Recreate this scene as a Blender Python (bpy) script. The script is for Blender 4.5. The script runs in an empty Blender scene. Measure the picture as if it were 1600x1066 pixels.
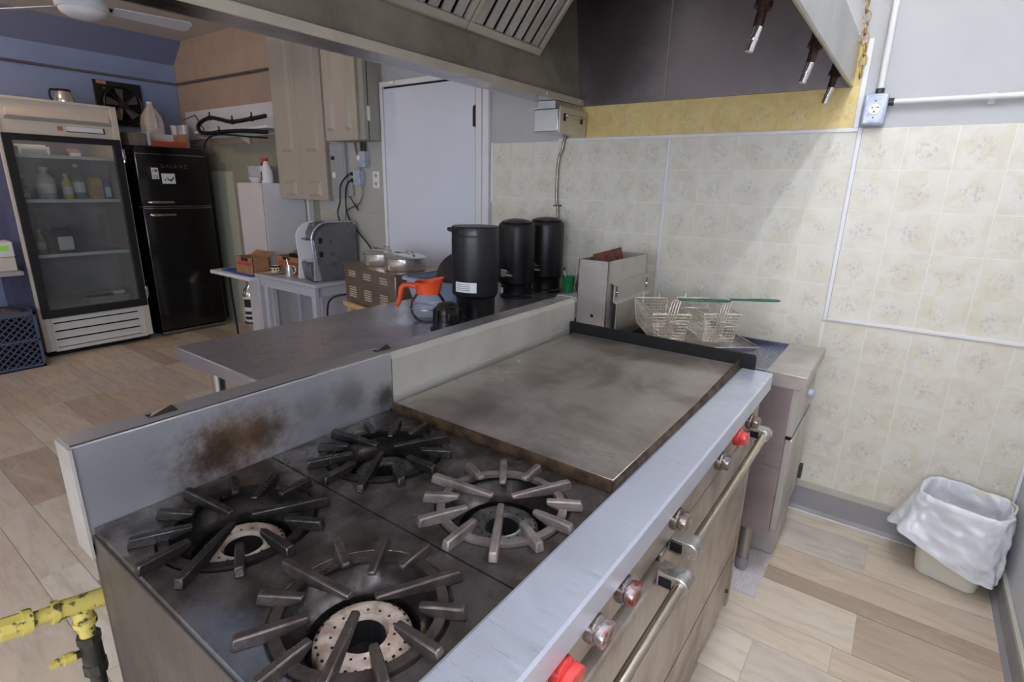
import bpy, bmesh, math, random
from mathutils import Vector, Matrix
R = math.radians
S = bpy.context.scene
COL = S.collection
random.seed(7)

# ------------------------------------------------------------------ camera
CAMZ = 1.46
FPX = 839.4
def cam_axes(yaw, pit, rol):
    f = Vector((math.sin(yaw)*math.cos(pit), math.cos(yaw)*math.cos(pit), -math.sin(pit)))
    r0 = Vector((math.cos(yaw), -math.sin(yaw), 0)); d0 = f.cross(r0)
    r = r0*math.cos(rol)+d0*math.sin(rol); d = d0*math.cos(rol)-r0*math.sin(rol)
    return r, d, f
cr, cd, cf = cam_axes(R(-35.856), R(16.094), R(-1.282))
cam = bpy.data.cameras.new('camera'); camo = bpy.data.objects.new('camera', cam); COL.objects.link(camo)
camo.matrix_world = Matrix(((cr.x, -cd.x, -cf.x, 0), (cr.y, -cd.y, -cf.y, 0), (cr.z, -cd.z, -cf.z, CAMZ), (0, 0, 0, 1)))
cam.sensor_width = 36; cam.lens = FPX/1600*36; cam.clip_start = .02
S.camera = camo
def px(p):
    v = Vector(p)-Vector((0, 0, CAMZ)); w = v.dot(cf)
    if w < .05: return None
    return 800+FPX*v.dot(cr)/w, 533+FPX*v.dot(cd)/w

# ------------------------------------------------------------------ world, lights, exposure
S.view_settings.view_transform = 'Standard'; S.view_settings.look = 'None'
S.view_settings.gamma = 1; S.view_settings.use_curve_mapping = False
S.view_settings.exposure = 0.35
world = bpy.data.worlds.new('world'); S.world = world; world.use_nodes = True
bg = world.node_tree.nodes['Background']; bg.inputs[0].default_value = (.62, .74, 1, 1); bg.inputs[1].default_value = 1.0
def area(name, loc, rot, sx, sy, power, col):
    l = bpy.data.lights.new(name, 'AREA'); l.shape = 'RECTANGLE'; l.size = sx; l.size_y = sy; l.energy = power; l.color = col
    o = bpy.data.objects.new(name, l); COL.objects.link(o); o.location = loc; o.rotation_euler = rot
    return o
# daylight entering by the windows in the wall behind the camera, plus an added side fill
area('window_daylight', (-.58, -2.58, 1.55), (R(90), 0, 0), 1.8, 1.35, 40, (.82, .89, 1))
area('side_fill_light', (.505, -1.15, 1.5), (R(90), 0, R(90)), 1.5, 1.2, 36, (.82, .88, 1))  # added fill that brightens the ledge and the range front
area('window_daylight_small', (-4.6, -2.58, 1.55), (R(90), 0, 0), 1.3, 1.3, 8, (.80, .88, 1))
TUBE_POWER = 67.0
BULB_POWER = 95.0

# ------------------------------------------------------------------ helpers
def lin(c):
    return tuple((v/255/12.92 if v/255 <= .04045 else ((v/255+.055)/1.055)**2.4) for v in c)+(1,)

class B:
    def __init__(s): s.v = []; s.f = []
    def add(s, v, f):
        n = len(s.v); s.v += [tuple(p) for p in v]; s.f += [tuple(i+n for i in q) for q in f]; return s
    def box(s, x0, y0, z0, x1, y1, z1):
        return s.add([(x0,y0,z0),(x1,y0,z0),(x1,y1,z0),(x0,y1,z0),(x0,y0,z1),(x1,y0,z1),(x1,y1,z1),(x0,y1,z1)],
                     [(0,3,2,1),(4,5,6,7),(0,1,5,4),(1,2,6,5),(2,3,7,6),(3,0,4,7)])
    def cbox(s, c, d):
        return s.box(c[0]-d[0]/2, c[1]-d[1]/2, c[2]-d[2]/2, c[0]+d[0]/2, c[1]+d[1]/2, c[2]+d[2]/2)
    def tube(s, pts, r, n=8, closed=False, caps=True, r2=None):
        pts = [Vector(p) for p in pts]; m = len(pts); rings = []
        up = None
        for i, p in enumerate(pts):
            a = pts[(i-1) % m] if (closed or i > 0) else p
            b = pts[(i+1) % m] if (closed or i < m-1) else p
            t = (b-a).normalized() if (b-a).length > 1e-9 else Vector((0,0,1))
            if up is None: up = Vector((0,0,1)) if abs(t.z) < .9 else Vector((1,0,0))
            u = (up-t*up.dot(t))
            if u.length < 1e-6: u = t.orthogonal()
            u.normalize(); w = t.cross(u); up = u
            rr = r if r2 is None else r+(r2-r)*i/(m-1)
            if isinstance(r, (list, tuple)): rr = r[i]
            rings.append([p+(u*math.cos(2*math.pi*k/n)+w*math.sin(2*math.pi*k/n))*rr for k in range(n)])
        v = [q for g in rings for q in g]; f = []
        for i in range(m if closed else m-1):
            for k in range(n):
                j = (i+1) % m
                f.append((i*n+k, i*n+(k+1) % n, j*n+(k+1) % n, j*n+k))
        if caps and not closed:
            f.append(tuple(range(n-1, -1, -1))); f.append(tuple((m-1)*n+k for k in range(n)))
        return s.add(v, f)
    def cyl(s, a, b, r, r2=None, n=16):
        return s.tube([a, b], r, n, r2=r if r2 is None else r2)
    def lathe(s, prof, c=(0,0,0), n=32, ax='z', arc=1.0, sx=1, sy=1):
        v = []; f = []; m = len(prof); nn = n if arc >= 1 else n+1
        for k in range(nn):
            a = 2*math.pi*k/n*arc
            for r, z in prof:
                x, y = r*math.cos(a)*sx, r*math.sin(a)*sy
                q = (x, y, z) if ax == 'z' else ((z, x, y) if ax == 'x' else (x, z, y))
                v.append((q[0]+c[0], q[1]+c[1], q[2]+c[2]))
        for k in range(n):
            for i in range(m-1):
                a, b = k*m+i, ((k+1) % nn)*m+i
                q = (a, b, b+1, a+1)
                f.append(q if ax != 'y' else q[::-1])
        return s.add(v, f)
    def prism(s, poly, ax, a, b):
        n = len(poly)
        def P(u, w, t): return {'x': (t, u, w), 'y': (u, t, w), 'z': (u, w, t)}[ax]
        v = [P(u, w, a) for u, w in poly]+[P(u, w, b) for u, w in poly]
        f = [tuple(range(n))[::-1], tuple(range(n, 2*n))]+[(i, (i+1) % n, n+(i+1) % n, n+i) for i in range(n)]
        return s.add(v, f)
    def xf(s, M, start=0):
        for i in range(start, len(s.v)): s.v[i] = tuple(M @ Vector(s.v[i]))
        return s

def spline(pts, n=6):
    """smooth path through the points (Catmull-Rom)"""
    P = [Vector(p) for p in pts]; P = [P[0]*2-P[1]]+P+[P[-1]*2-P[-2]]; o = []
    for i in range(1, len(P)-2):
        a, b, c, d = P[i-1:i+3]
        for k in range(n):
            t = k/n; o.append(.5*((2*b)+(c-a)*t+(2*a-5*b+4*c-d)*t*t+(3*b-a-3*c+d)*t*t*t))
    o.append(P[-2]); return o

def mesh_from(b, name, smooth=None, fix=True):
    me = bpy.data.meshes.new(name); me.from_pydata(b.v, [], b.f)
    if fix:
        bm = bmesh.new(); bm.from_mesh(me); bmesh.ops.recalc_face_normals(bm, faces=bm.faces); bm.to_mesh(me); bm.free()
    if smooth:
        me.shade_smooth(); me.set_sharp_from_angle(angle=R(smooth))
    me.update(); return me

def tag(o, label=None, cat=None, group=None, kind=None):
    if label: o['label'] = label
    if cat: o['category'] = cat
    if group: o['group'] = group
    if kind: o['kind'] = kind
    return o

def obj(name, b, mat, parent=None, world=False, smooth=None, bevel=0, seg=2, label=None, cat=None, group=None, kind=None):
    """ONE mesh object. world=True: the coordinates are world coordinates, moved into the (unrotated) parent's frame."""
    org = Vector((0,0,0))
    if world and parent is not None:
        p = parent
        while p is not None: org += p.location; p = p.parent
    if world and parent is None:
        xs = [q[0] for q in b.v]; ys = [q[1] for q in b.v]; zs = [q[2] for q in b.v]
        org = Vector(((min(xs)+max(xs))/2, (min(ys)+max(ys))/2, min(zs)))
    if org.length: b.v = [(q[0]-org.x, q[1]-org.y, q[2]-org.z) for q in b.v]
    me = mesh_from(b, name, smooth); me.materials.append(mat)
    o = bpy.data.objects.new(name, me); COL.objects.link(o)
    if parent is not None: o.parent = parent
    elif world: o.location = org
    if bevel:
        m = o.modifiers.new('bevel', 'BEVEL'); m.width = bevel; m.segments = seg; m.limit_method = 'ANGLE'; m.angle_limit = R(40)
        me.shade_smooth(); me.set_sharp_from_angle(angle=R(50))
    return tag(o, label, cat, group, kind)

def thing(name, label, cat, loc=(0,0,0), rz=0, group=None):
    o = bpy.data.objects.new(name, None); COL.objects.link(o); o.empty_display_size = .05
    o.location = loc; o.rotation_euler = (0, 0, rz)
    return tag(o, label, cat, group)

def struct(name, b, mat, **k): return obj(name, b, mat, world=True, kind='structure', **k)

def dup(root, loc=None, rz=None, label=None, group=None, parent=None):
    r = root.copy(); COL.objects.link(r)
    if parent is not None: r.parent = parent
    if loc is not None: r.location = loc
    if rz is not None: r.rotation_euler = (0, 0, rz)
    if label: r['label'] = label
    if group: r['group'] = group
    for ch in list(root.children): dup(ch, parent=r)
    return r

_f = None
def text(name, s, size, mat, parent, M, extrude=.0006, align='CENTER'):
    cu = bpy.data.curves.new(name, 'FONT'); cu.body = s; cu.size = size; cu.extrude = extrude; cu.align_x = align
    t = bpy.data.objects.new('tmp_text', cu); COL.objects.link(t)
    dg = bpy.context.evaluated_depsgraph_get(); dg.update()
    me = bpy.data.meshes.new_from_object(t.evaluated_get(dg)); bpy.data.objects.remove(t)
    me.transform(M); me.materials.clear(); me.materials.append(mat); me.name = name
    o = bpy.data.objects.new(name, me); COL.objects.link(o); o.parent = parent
    return o

# ------------------------------------------------------------------ materials
def newmat(name):
    m = bpy.data.materials.new(name); m.use_nodes = True; nt = m.node_tree
    return m, nt, nt.nodes['Principled BSDF']
def nd(nt, t, **k):
    n = nt.nodes.new(t)
    for a, v in k.items(): setattr(n, a, v)
    return n
def noise(nt, vec, scale, detail=3, rough=.55, dist=0):
    n = nd(nt, 'ShaderNodeTexNoise'); n.inputs['Scale'].default_value = scale; n.inputs['Detail'].default_value = detail
    n.inputs['Roughness'].default_value = rough; n.inputs['Distortion'].default_value = dist
    if vec is not None: nt.links.new(vec, n.inputs['Vector'])
    return n.outputs['Fac']
def mapr(nt, v, a, b, c=0, d=1, smooth=True):
    n = nd(nt, 'ShaderNodeMapRange'); n.interpolation_type = 'SMOOTHSTEP' if smooth else 'LINEAR'
    for i, q in zip((1, 2, 3, 4), (a, b, c, d)): n.inputs[i].default_value = q
    nt.links.new(v, n.inputs[0]); return n.outputs[0]
def mix(nt, fac, a, b):
    n = nd(nt, 'ShaderNodeMix', data_type='RGBA')
    for s, q in ((0, fac), (6, a), (7, b)):
        if hasattr(q, 'is_output'): nt.links.new(q, n.inputs[s])
        else: n.inputs[s].default_value = q
    return n.outputs[2]
def math_(nt, op, a, b=None):
    n = nd(nt, 'ShaderNodeMath', operation=op)
    for i, q in enumerate((a, b)):
        if q is None: continue
        if hasattr(q, 'is_output'): nt.links.new(q, n.inputs[i])
        else: n.inputs[i].default_value = q
    return n.outputs[0]
def mapping(nt, vec, scale=(1,1,1), loc=(0,0,0)):
    n = nd(nt, 'ShaderNodeMapping'); n.inputs['Scale'].default_value = scale; n.inputs['Location'].default_value = loc
    nt.links.new(vec, n.inputs['Vector']); return n.outputs['Vector']
def pos(nt): return nd(nt, 'ShaderNodeNewGeometry').outputs['Position']
def ocoord(nt): return nd(nt, 'ShaderNodeTexCoord').outputs['Object']
def bump(nt, bs, h, strength=.2, dist=.002):
    n = nd(nt, 'ShaderNodeBump'); n.inputs['Strength'].default_value = strength; n.inputs['Distance'].default_value = dist
    nt.links.new(h, n.inputs['Height']); nt.links.new(n.outputs[0], bs.inputs['Normal'])

def mat(name, col, rough=.5, metal=0, col2=None, scale=9, var=.35, stretch=(1,1,1), rvar=.1, bmp=0, bscale=60, spec=.5, coat=0, space='pos', thr=(.35, .68)):
    m, nt, bs = newmat(name)
    v = mapping(nt, pos(nt) if space == 'pos' else ocoord(nt), stretch)
    a = lin(col); b = lin(col2) if col2 else tuple(x*(1-var*.5) for x in a[:3])+(1,)
    n = noise(nt, v, scale, 4)
    nt.links.new(mix(nt, mapr(nt, n, *thr), a, b), bs.inputs['Base Color'])
    nt.links.new(mapr(nt, n, .3, .7, max(.03, rough-rvar), min(1, rough+rvar)), bs.inputs['Roughness'])
    bs.inputs['Metallic'].default_value = metal; bs.inputs['Specular IOR Level'].default_value = spec
    if coat: bs.inputs['Coat Weight'].default_value = coat; bs.inputs['Coat Roughness'].default_value = .08
    if bmp: bump(nt, bs, noise(nt, v, bscale, 3), bmp)
    return m

def steel(name, col, rough=.33, ax=1, col2=None, grain=260, smear=3.0, var=.18, metal=1.0, aniso=.0, ga=.5):
    """brushed stainless: fine streaks along axis ax, large soft smears"""
    m, nt, bs = newmat(name)
    p = pos(nt); st = [1, 1, 1]; st = [grain]*3; st[ax] = grain*.03
    g = noise(nt, mapping(nt, p, tuple(st)), 1, 2)
    sm = noise(nt, mapping(nt, p, (smear,)*3), 1, 4, .6, .4)
    a = lin(col); b = lin(col2) if col2 else tuple(x*(1-var) for x in a[:3])+(1,)
    c1 = mix(nt, mapr(nt, sm, .35, .7), a, b)
    dk = tuple(x*.82 for x in a[:3])+(1,)
    nt.links.new(mix(nt, math_(nt, 'MULTIPLY', mapr(nt, g, .35, .75), ga), c1, dk), bs.inputs['Base Color'])
    r = math_(nt, 'ADD', mapr(nt, g, .2, .8, rough-.12*ga, rough+.12*ga), mapr(nt, sm, .3, .75, -.05, .09))
    nt.links.new(r, bs.inputs['Roughness']); bs.inputs['Metallic'].default_value = metal
    if aniso: bs.inputs['Anisotropic'].default_value = aniso
    bump(nt, bs, g, .05*ga, .0004)
    return m

def emis(name, col, strength):
    m, nt, bs = newmat(name); bs.inputs['Base Color'].default_value = lin(col)
    bs.inputs['Emission Color'].default_value = lin(col); bs.inputs['Emission Strength'].default_value = strength
    n = noise(nt, pos(nt), 3); nt.links.new(mapr(nt, n, 0, 1, .3, .5), bs.inputs['Roughness']); return m

def glass(name, col=(235, 240, 245), rough=.02, alpha=.25, bcol=(232, 233, 238), ior=1.45):
    """thin clear glass or plastic: mostly see-through, with reflections"""
    m, nt, bs = newmat(name); out = nt.nodes['Material Output']
    tr = nd(nt, 'ShaderNodeBsdfTransparent'); tr.inputs[0].default_value = lin(col)
    gl = nd(nt, 'ShaderNodeBsdfGlossy'); gl.inputs['Roughness'].default_value = rough
    fr = nd(nt, 'ShaderNodeFresnel'); fr.inputs[0].default_value = ior
    nz = mapr(nt, noise(nt, pos(nt), 6), .2, .8, alpha*.8, alpha*1.2)
    mx = nd(nt, 'ShaderNodeMixShader'); mx2 = nd(nt, 'ShaderNodeMixShader')
    bs.inputs['Base Color'].default_value = lin(bcol); bs.inputs['Roughness'].default_value = .3
    nt.links.new(nz, mx2.inputs[0]); nt.links.new(tr.outputs[0], mx2.inputs[1]); nt.links.new(bs.outputs[0], mx2.inputs[2])
    nt.links.new(fr.outputs[0], mx.inputs[0]); nt.links.new(mx2.outputs[0], mx.inputs[1]); nt.links.new(gl.outputs[0], mx.inputs[2])
    nt.links.new(mx.outputs[0], out.inputs[0]); return m

def colour_patches(m, spots, col):
    """burn marks and other soft patches of colour with a shape of their own: spots = [(centre, radii, strength)] in metres"""
    nt = m.node_tree; bs = nt.nodes['Principled BSDF']; p = pos(nt)
    base = bs.inputs['Base Color'].links[0].from_socket
    rbase = bs.inputs['Roughness'].links[0].from_socket
    for c, rad, k in spots:
        v = mapping(nt, p, tuple(1/x for x in rad), tuple(-q/x for q, x in zip(c, rad)))
        ln = nd(nt, 'ShaderNodeVectorMath', operation='LENGTH'); nt.links.new(v, ln.inputs[0])
        d = math_(nt, 'ADD', ln.outputs['Value'], math_(nt, 'MULTIPLY', math_(nt, 'SUBTRACT', noise(nt, p, 30 if rad[2] < .3 else 5, 6, .7), .5), 1.3 if rad[2] < .3 else 1.0))
        fac = math_(nt, 'MULTIPLY', mapr(nt, d, 1.15, .15, 0, 1), k)
        base = mix(nt, fac, base, lin(col)); nt.links.new(base, bs.inputs['Base Color'])
        n = nd(nt, 'ShaderNodeMix'); nt.links.new(fac, n.inputs[0]); nt.links.new(rbase, n.inputs[2]); n.inputs[3].default_value = .6
        rbase = n.outputs[0]; nt.links.new(rbase, bs.inputs['Roughness'])
    return m

WHITE = (225, 225, 228)
m_wall = mat('painted_wall', (188, 188, 188), .75, scale=3, var=.1, bmp=.08, bscale=180)
m_wallgrey = mat('grey_painted_panel', (176, 174, 166), .7, scale=3, var=.1)
m_beige = mat('beige_block_paint', (180, 158, 138), .8, scale=5, var=.12, bmp=.15, bscale=90)
m_beige_j = mat('beige_joint', (174, 150, 129), .85, scale=5, var=.1)
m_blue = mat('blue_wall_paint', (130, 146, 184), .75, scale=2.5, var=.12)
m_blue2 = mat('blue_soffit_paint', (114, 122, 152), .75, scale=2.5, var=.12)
m_ceil = mat('ceiling_paint', (216, 206, 198), .85, scale=3, var=.08)
m_white = mat('white_paint', WHITE, .5, scale=5, var=.08)
m_door = mat('white_door_paint', (222, 226, 236), .45, scale=2, var=.07)
m_trim = mat('white_trim', (232, 230, 232), .45, scale=12, var=.06)
m_cove = mat('grey_vinyl_cove', (146, 144, 146), .5, scale=6, var=.12)
m_covecap = mat('cove_cap', (186, 184, 172), .5, scale=6, var=.1)
m_black = mat('black_plastic', (16, 16, 18), .4, scale=20, var=.3)
m_blackgl = mat('black_gloss_enamel', (8, 8, 11), .16, scale=4, var=.3, rvar=.04, coat=.4)
m_airpot = mat('black_airpot_shell', (21, 21, 24), .42, scale=3, var=.3, rvar=.06)
m_dark = mat('dark_recess', (6, 6, 7), .9, scale=10)
m_cream = mat('cream_enamel', (212, 202, 188), .45, scale=6, var=.12)
m_cream2 = mat('pale_cream_enamel', (216, 214, 208), .45, scale=6, var=.1)
m_slate = mat('slate_side_panel', (92, 92, 118), .6, scale=3, var=.2)
m_gasket = mat('dark_gasket', (22, 20, 26), .5, scale=20)
m_st = steel('stainless', (178, 176, 176), .33, 1)
m_stx = steel('stainless_cross', (176, 174, 174), .34, 0)
m_stv = steel('stainless_vertical', (176, 172, 168), .34, 2)
m_tablest = steel('work_table_stainless', (184, 181, 188), .3, 0, col2=(154, 151, 159), metal=.75, grain=500)
m_ledge = steel('ledge_stainless', (222, 227, 241), .36, 0, col2=(202, 207, 221), grain=420, metal=.72, ga=.75)
m_guard = colour_patches(steel('guard_stainless', (192, 194, 199), .34, 1, grain=700, metal=.8, ga=.15), [((-.951, .44, .985), (.1, .15, .085), .85)], (112, 78, 40))
colour_patches(m_guard, [((-.951, .40, .975), (.1, .075, .055), .8), ((-.951, .50, .985), (.1, .05, .045), .6), ((-.951, .80, .965), (.1, .045, .045), .85), ((-.951, .70, 1.0), (.1, .06, .05), .45), ((-.951, .60, 1.01), (.1, .05, .04), .25)], (52, 34, 20))
m_side = steel('range_side_steel', (92, 84, 78), .42, 2, col2=(74, 67, 62), smear=4, metal=.6)
m_front = steel('range_front_steel', (186, 175, 163), .38, 2, col2=(140, 126, 112), smear=5, metal=.6)
m_fryer = steel('fryer_side_steel', (172, 158, 158), .36, 0, col2=(140, 127, 130), smear=3, metal=.7)
m_fryer2 = steel('fryer_light_steel', (200, 196, 190), .4, 2, col2=(172, 164, 156), smear=4, metal=.6)
m_greasy = steel('greasy_hood_steel', (172, 164, 148), .42, 2, col2=(136, 128, 112), smear=3, grain=160, metal=.35)
m_hoodin = colour_patches(steel('hood_end_steel', (152, 142, 144), .34, 2, col2=(124, 114, 114), smear=1.6, grain=160, metal=.75, ga=.12), [((-1.36, 2.64, 2.15), (.34, 2.0, .9), .7)], (46, 42, 38))  # end panel coloured darker towards the rear panel
m_hoodout = steel('hood_outer_steel', (206, 206, 204), .35, 2, smear=2)
m_hoodlip = steel('hood_lip_steel', (214, 204, 186), .4, 1, smear=4, metal=.3)
m_chrome = steel('chrome', (214, 212, 210), .13, 2, grain=60, smear=8, var=.1)
m_pot = steel('polished_pot', (238, 236, 232), .16, 2, grain=50, smear=9, var=.1, metal=.85)
m_cream_splash = mat('cream_griddle_back', (198, 196, 188), .42, .5, col2=(184, 180, 170), scale=5, rvar=.06)
m_griddle = colour_patches(steel('griddle_plate', (176, 169, 162), .32, 0, col2=(120, 111, 103), smear=4, grain=600, metal=.72, ga=.2), [((-.62, 1.56, .95), (.28, .06, .1), .35)], (92, 66, 46))
m_gredge = mat('griddle_burnt_edge', (88, 68, 48), .55, .6, col2=(44, 34, 26), scale=26, bmp=.4, bscale=90)
m_grblack = mat('griddle_black_splash', (12, 11, 11), .6, 0, col2=(20, 18, 17), scale=22, spec=.25)
m_iron = mat('burner_plate_iron', (112, 106, 104), .36, .8, col2=(60, 54, 50), scale=16, rvar=.14, bmp=.3, bscale=130)
colour_patches(m_iron, [((-.56, .225, .93), (.13, .05, .1), .35)], (150, 166, 190)); colour_patches(m_iron, [((-.40, .60, .93), (.06, .16, .1), .5)], (40, 30, 24))
m_bowl = mat('drip_bowl_iron', (70, 66, 66), .34, .8, col2=(36, 32, 30), scale=20, rvar=.12)
m_grate = mat('cast_iron_grate', (58, 54, 54), .32, .7, col2=(38, 34, 32), scale=30, rvar=.12, bmp=.3, bscale=220)
m_grate2 = mat('pale_worn_grate', (126, 116, 110), .48, .5, col2=(88, 80, 78), scale=24, rvar=.1, bmp=.3, bscale=220)
m_grate3 = mat('brown_worn_grate', (88, 80, 76), .36, .65, col2=(58, 50, 46), scale=26, rvar=.1, bmp=.3, bscale=220)
m_ash = mat('ash_white_burner', (196, 182, 170), .75, .1, col2=(150, 126, 112), scale=34, bmp=.4, bscale=200)
m_sooty = mat('sooty_burner', (104, 102, 102), .5, .5, col2=(66, 64, 64), scale=34, bmp=.4, bscale=200)
m_red = mat('red_knob', (190, 56, 50), .38, 0, col2=(164, 44, 40), scale=30, coat=.3)
m_wornred = mat('worn_red_knob', (170, 160, 158), .3, .8, col2=(140, 62, 52), scale=36, thr=(.5, .62))
m_knobmetal = mat('worn_knob_metal', (168, 158, 152), .3, .9, col2=(120, 100, 92), scale=30)
m_alu = mat('cast_aluminium', (196, 194, 192), .3, .95, col2=(166, 162, 158), scale=30)
m_bar = steel('handle_bar', (206, 196, 180), .26, 1, grain=90)
m_yellow = mat('yellow_gas_paint', (186, 170, 84), .6, 0, col2=(70, 60, 36), scale=60, thr=(.56, .64), bmp=.5)
m_valve = mat('dark_valve_metal', (70, 68, 60), .5, .5, col2=(48, 46, 40), scale=30)
m_orange = mat('orange_plastic', (232, 88, 44), .38, 0, col2=(216, 74, 36), scale=10)
m_glass = glass('clear_glass', (248, 250, 252), .02, .10, ior=1.16)
m_pane = glass('cooler_glass', (236, 238, 236), .03, .05)
m_plastic = glass('translucent_plastic', (226, 224, 220), .25, .62)
m_bag = glass('white_bin_bag', (250, 250, 252), .3, .88)
m_bin = mat('bin_plastic', (226, 222, 208), .45, scale=4, var=.06)
m_greytub = mat('grey_tub_plastic', (150, 164, 186), .45, scale=6, var=.1)
m_greytable = mat('pale_grey_table', (186, 186, 194), .45, scale=6, var=.08)
m_greypanel = mat('pale_grey_panel', (168, 164, 170), .55, scale=5, var=.08)
m_bluepad = mat('blue_board', (44, 84, 176), .5, scale=10, var=.15)
m_wood = mat('tan_wood', (206, 176, 132), .55, col2=(188, 154, 110), scale=18, stretch=(1, 8, 8))
m_brown = steel('bronze_warmer_steel', (164, 142, 124), .32, 2, col2=(130, 110, 94), smear=4, metal=.65)
m_card = mat('cardboard', (176, 130, 92), .8, col2=(158, 114, 80), scale=14)
m_cardred = mat('red_print', (190, 78, 56), .7, scale=14)
m_cab = mat('cabinet_greige_paint', (178, 166, 152), .45, scale=4, var=.08)
m_cabside = mat('cabinet_side_paint', (158, 154, 142), .5, scale=4, var=.08)
m_elec = mat('electrical_grey', (164, 167, 168), .5, .2, scale=6, var=.1)
m_galv = mat('galvanised_box', (190, 198, 214), .4, .3, col2=(168, 176, 194), scale=40)
m_ivory = mat('ivory_outlet', (240, 234, 214), .4, scale=20, var=.05)
m_conduit = mat('painted_conduit', (222, 222, 218), .4, scale=20, var=.06)
m_conduitg = mat('dull_conduit', (104, 98, 92), .5, .3, scale=20)
m_flex = mat('flex_conduit', (150, 146, 138), .4, .8, scale=40)
m_paleboard = mat('pale_green_board', (190, 192, 172), .65, scale=5, var=.08)
m_whitecab = mat('white_cabinet', (214, 206, 204), .5, scale=4, var=.06)
m_green = mat('green_plastic', (20, 128, 72), .4, scale=8, var=.15)
m_greenrub = mat('green_rubber_grip', (34, 104, 78), .4, scale=20, var=.15)
m_wire = mat('basket_wire', (226, 218, 204), .35, .35, col2=(198, 182, 160), scale=40)
m_tray = mat('aluminium_tray', (190, 188, 190), .35, .85, col2=(160, 156, 156), scale=14)
m_bluegrey = steel('fryer_top_steel', (140, 142, 160), .3, 1, smear=3)
m_rust = mat('rusty_baffle', (130, 78, 66), .7, .3, col2=(98, 58, 50), scale=30)
m_crate = mat('blue_grey_crate', (78, 86, 110), .5, scale=10, var=.2)
m_brass = mat('brass_chain', (176, 150, 104), .35, .85, col2=(140, 116, 80), scale=60)
m_rustfit = mat('rusty_fitting', (70, 44, 34), .6, .5, col2=(40, 30, 26), scale=60)
m_cup = mat('cream_cup', (226, 214, 184), .35, scale=10, var=.08)
m_print = mat('white_print', (226, 228, 230), .6, scale=20, var=.05)
m_ink = mat('dark_ink', (48, 40, 44), .7, scale=20)
m_mat = mat('pale_floor_sheet', (206, 200, 200), .5, col2=(190, 184, 184), scale=20, stretch=(8, 1, 1))
m_pad = mat('dark_pan', (34, 36, 42), .45, scale=8)
m_fanwhite = mat('white_fan', (206, 212, 218), .4, scale=6, var=.06)
m_coffee = mat('coffee_machine_grey', (118, 117, 120), .36, .35, col2=(98, 96, 99), scale=6)
m_silver = mat('silver_plastic', (196, 200, 214), .3, .6, scale=10, var=.06)
m_led = emis('green_display', (120, 170, 60), .35)
m_tube = emis('fluorescent_tube', (236, 243, 255), TUBE_POWER)
m_bulb = emis('warm_bulb', (255, 214, 170), BULB_POWER)

def tile_mat(name, base, base2, blue, tan, amt):
    m, nt, bs = newmat(name)
    oc = ocoord(nt); rnd = nd(nt, 'ShaderNodeObjectInfo').outputs['Random']
    off = nd(nt, 'ShaderNodeCombineXYZ')
    for i in (0, 1, 2): nt.links.new(math_(nt, 'MULTIPLY', rnd, 37.0+13*i), off.inputs[i])
    ad = nd(nt, 'ShaderNodeVectorMath', operation='ADD'); nt.links.new(oc, ad.inputs[0]); nt.links.new(off.outputs[0], ad.inputs[1])
    v = ad.outputs[0]
    col = mix(nt, mapr(nt, noise(nt, v, 14, 4, .6, .6), .35, .7), lin(base), lin(base2))
    # spray of flowers about the middle of every tile, its outline broken up by noise
    mp = mapping(nt, oc, (1, 0, 1), (.004, 0, .006))
    ln = nd(nt, 'ShaderNodeVectorMath', operation='LENGTH'); nt.links.new(mp, ln.inputs[0])
    d = math_(nt, 'ADD', ln.outputs['Value'], math_(nt, 'MULTIPLY', math_(nt, 'SUBTRACT', noise(nt, v, 38, 3), .5), .05))
    m1 = mapr(nt, d, .060, .026); m2 = mapr(nt, d, .046, .02)
    leaf = math_(nt, 'MULTIPLY', m1, mapr(nt, noise(nt, mapping(nt, v, (1, 1, .6)), 95, 3, .6, 1.2), .5, .62))
    vo = nd(nt, 'ShaderNodeTexVoronoi'); vo.inputs['Scale'].default_value = 66; nt.links.new(v, vo.inputs['Vector'])
    pet = math_(nt, 'MULTIPLY', m2, mapr(nt, vo.outputs['Distance'], .50, .30))
    sep = nd(nt, 'ShaderNodeSeparateColor'); nt.links.new(vo.outputs['Color'], sep.inputs[0])
    pet = math_(nt, 'MULTIPLY', pet, mapr(nt, sep.outputs[0], .45, .55))
    col = mix(nt, math_(nt, 'MULTIPLY', leaf, .62*amt), col, lin(tan))
    col = mix(nt, math_(nt, 'MULTIPLY', pet, .8*amt), col, lin(blue))
    pk = math_(nt, 'MULTIPLY', math_(nt, 'MULTIPLY', m1, mapr(nt, sep.outputs[1], .8, .86)), .3*amt)
    col = mix(nt, pk, col, lin((214, 178, 150)))
    nt.links.new(col, bs.inputs['Base Color']); bs.inputs['Roughness'].default_value = .42; bs.inputs['Specular IOR Level'].default_value = .35
    return m
m_tile = tile_mat('flowered_tileboard', (225, 221, 209), (214, 208, 188), (164, 178, 200), (184, 174, 146), .62)
m_tiley = tile_mat('yellowed_tileboard', (226, 204, 140), (214, 188, 120), (178, 178, 162), (176, 154, 104), .7)
m_grout = mat('tile_joint', (236, 232, 221), .5, scale=12, var=.06)
m_grouty = mat('yellow_tile_joint', (228, 208, 150), .5, scale=12, var=.06)

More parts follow.
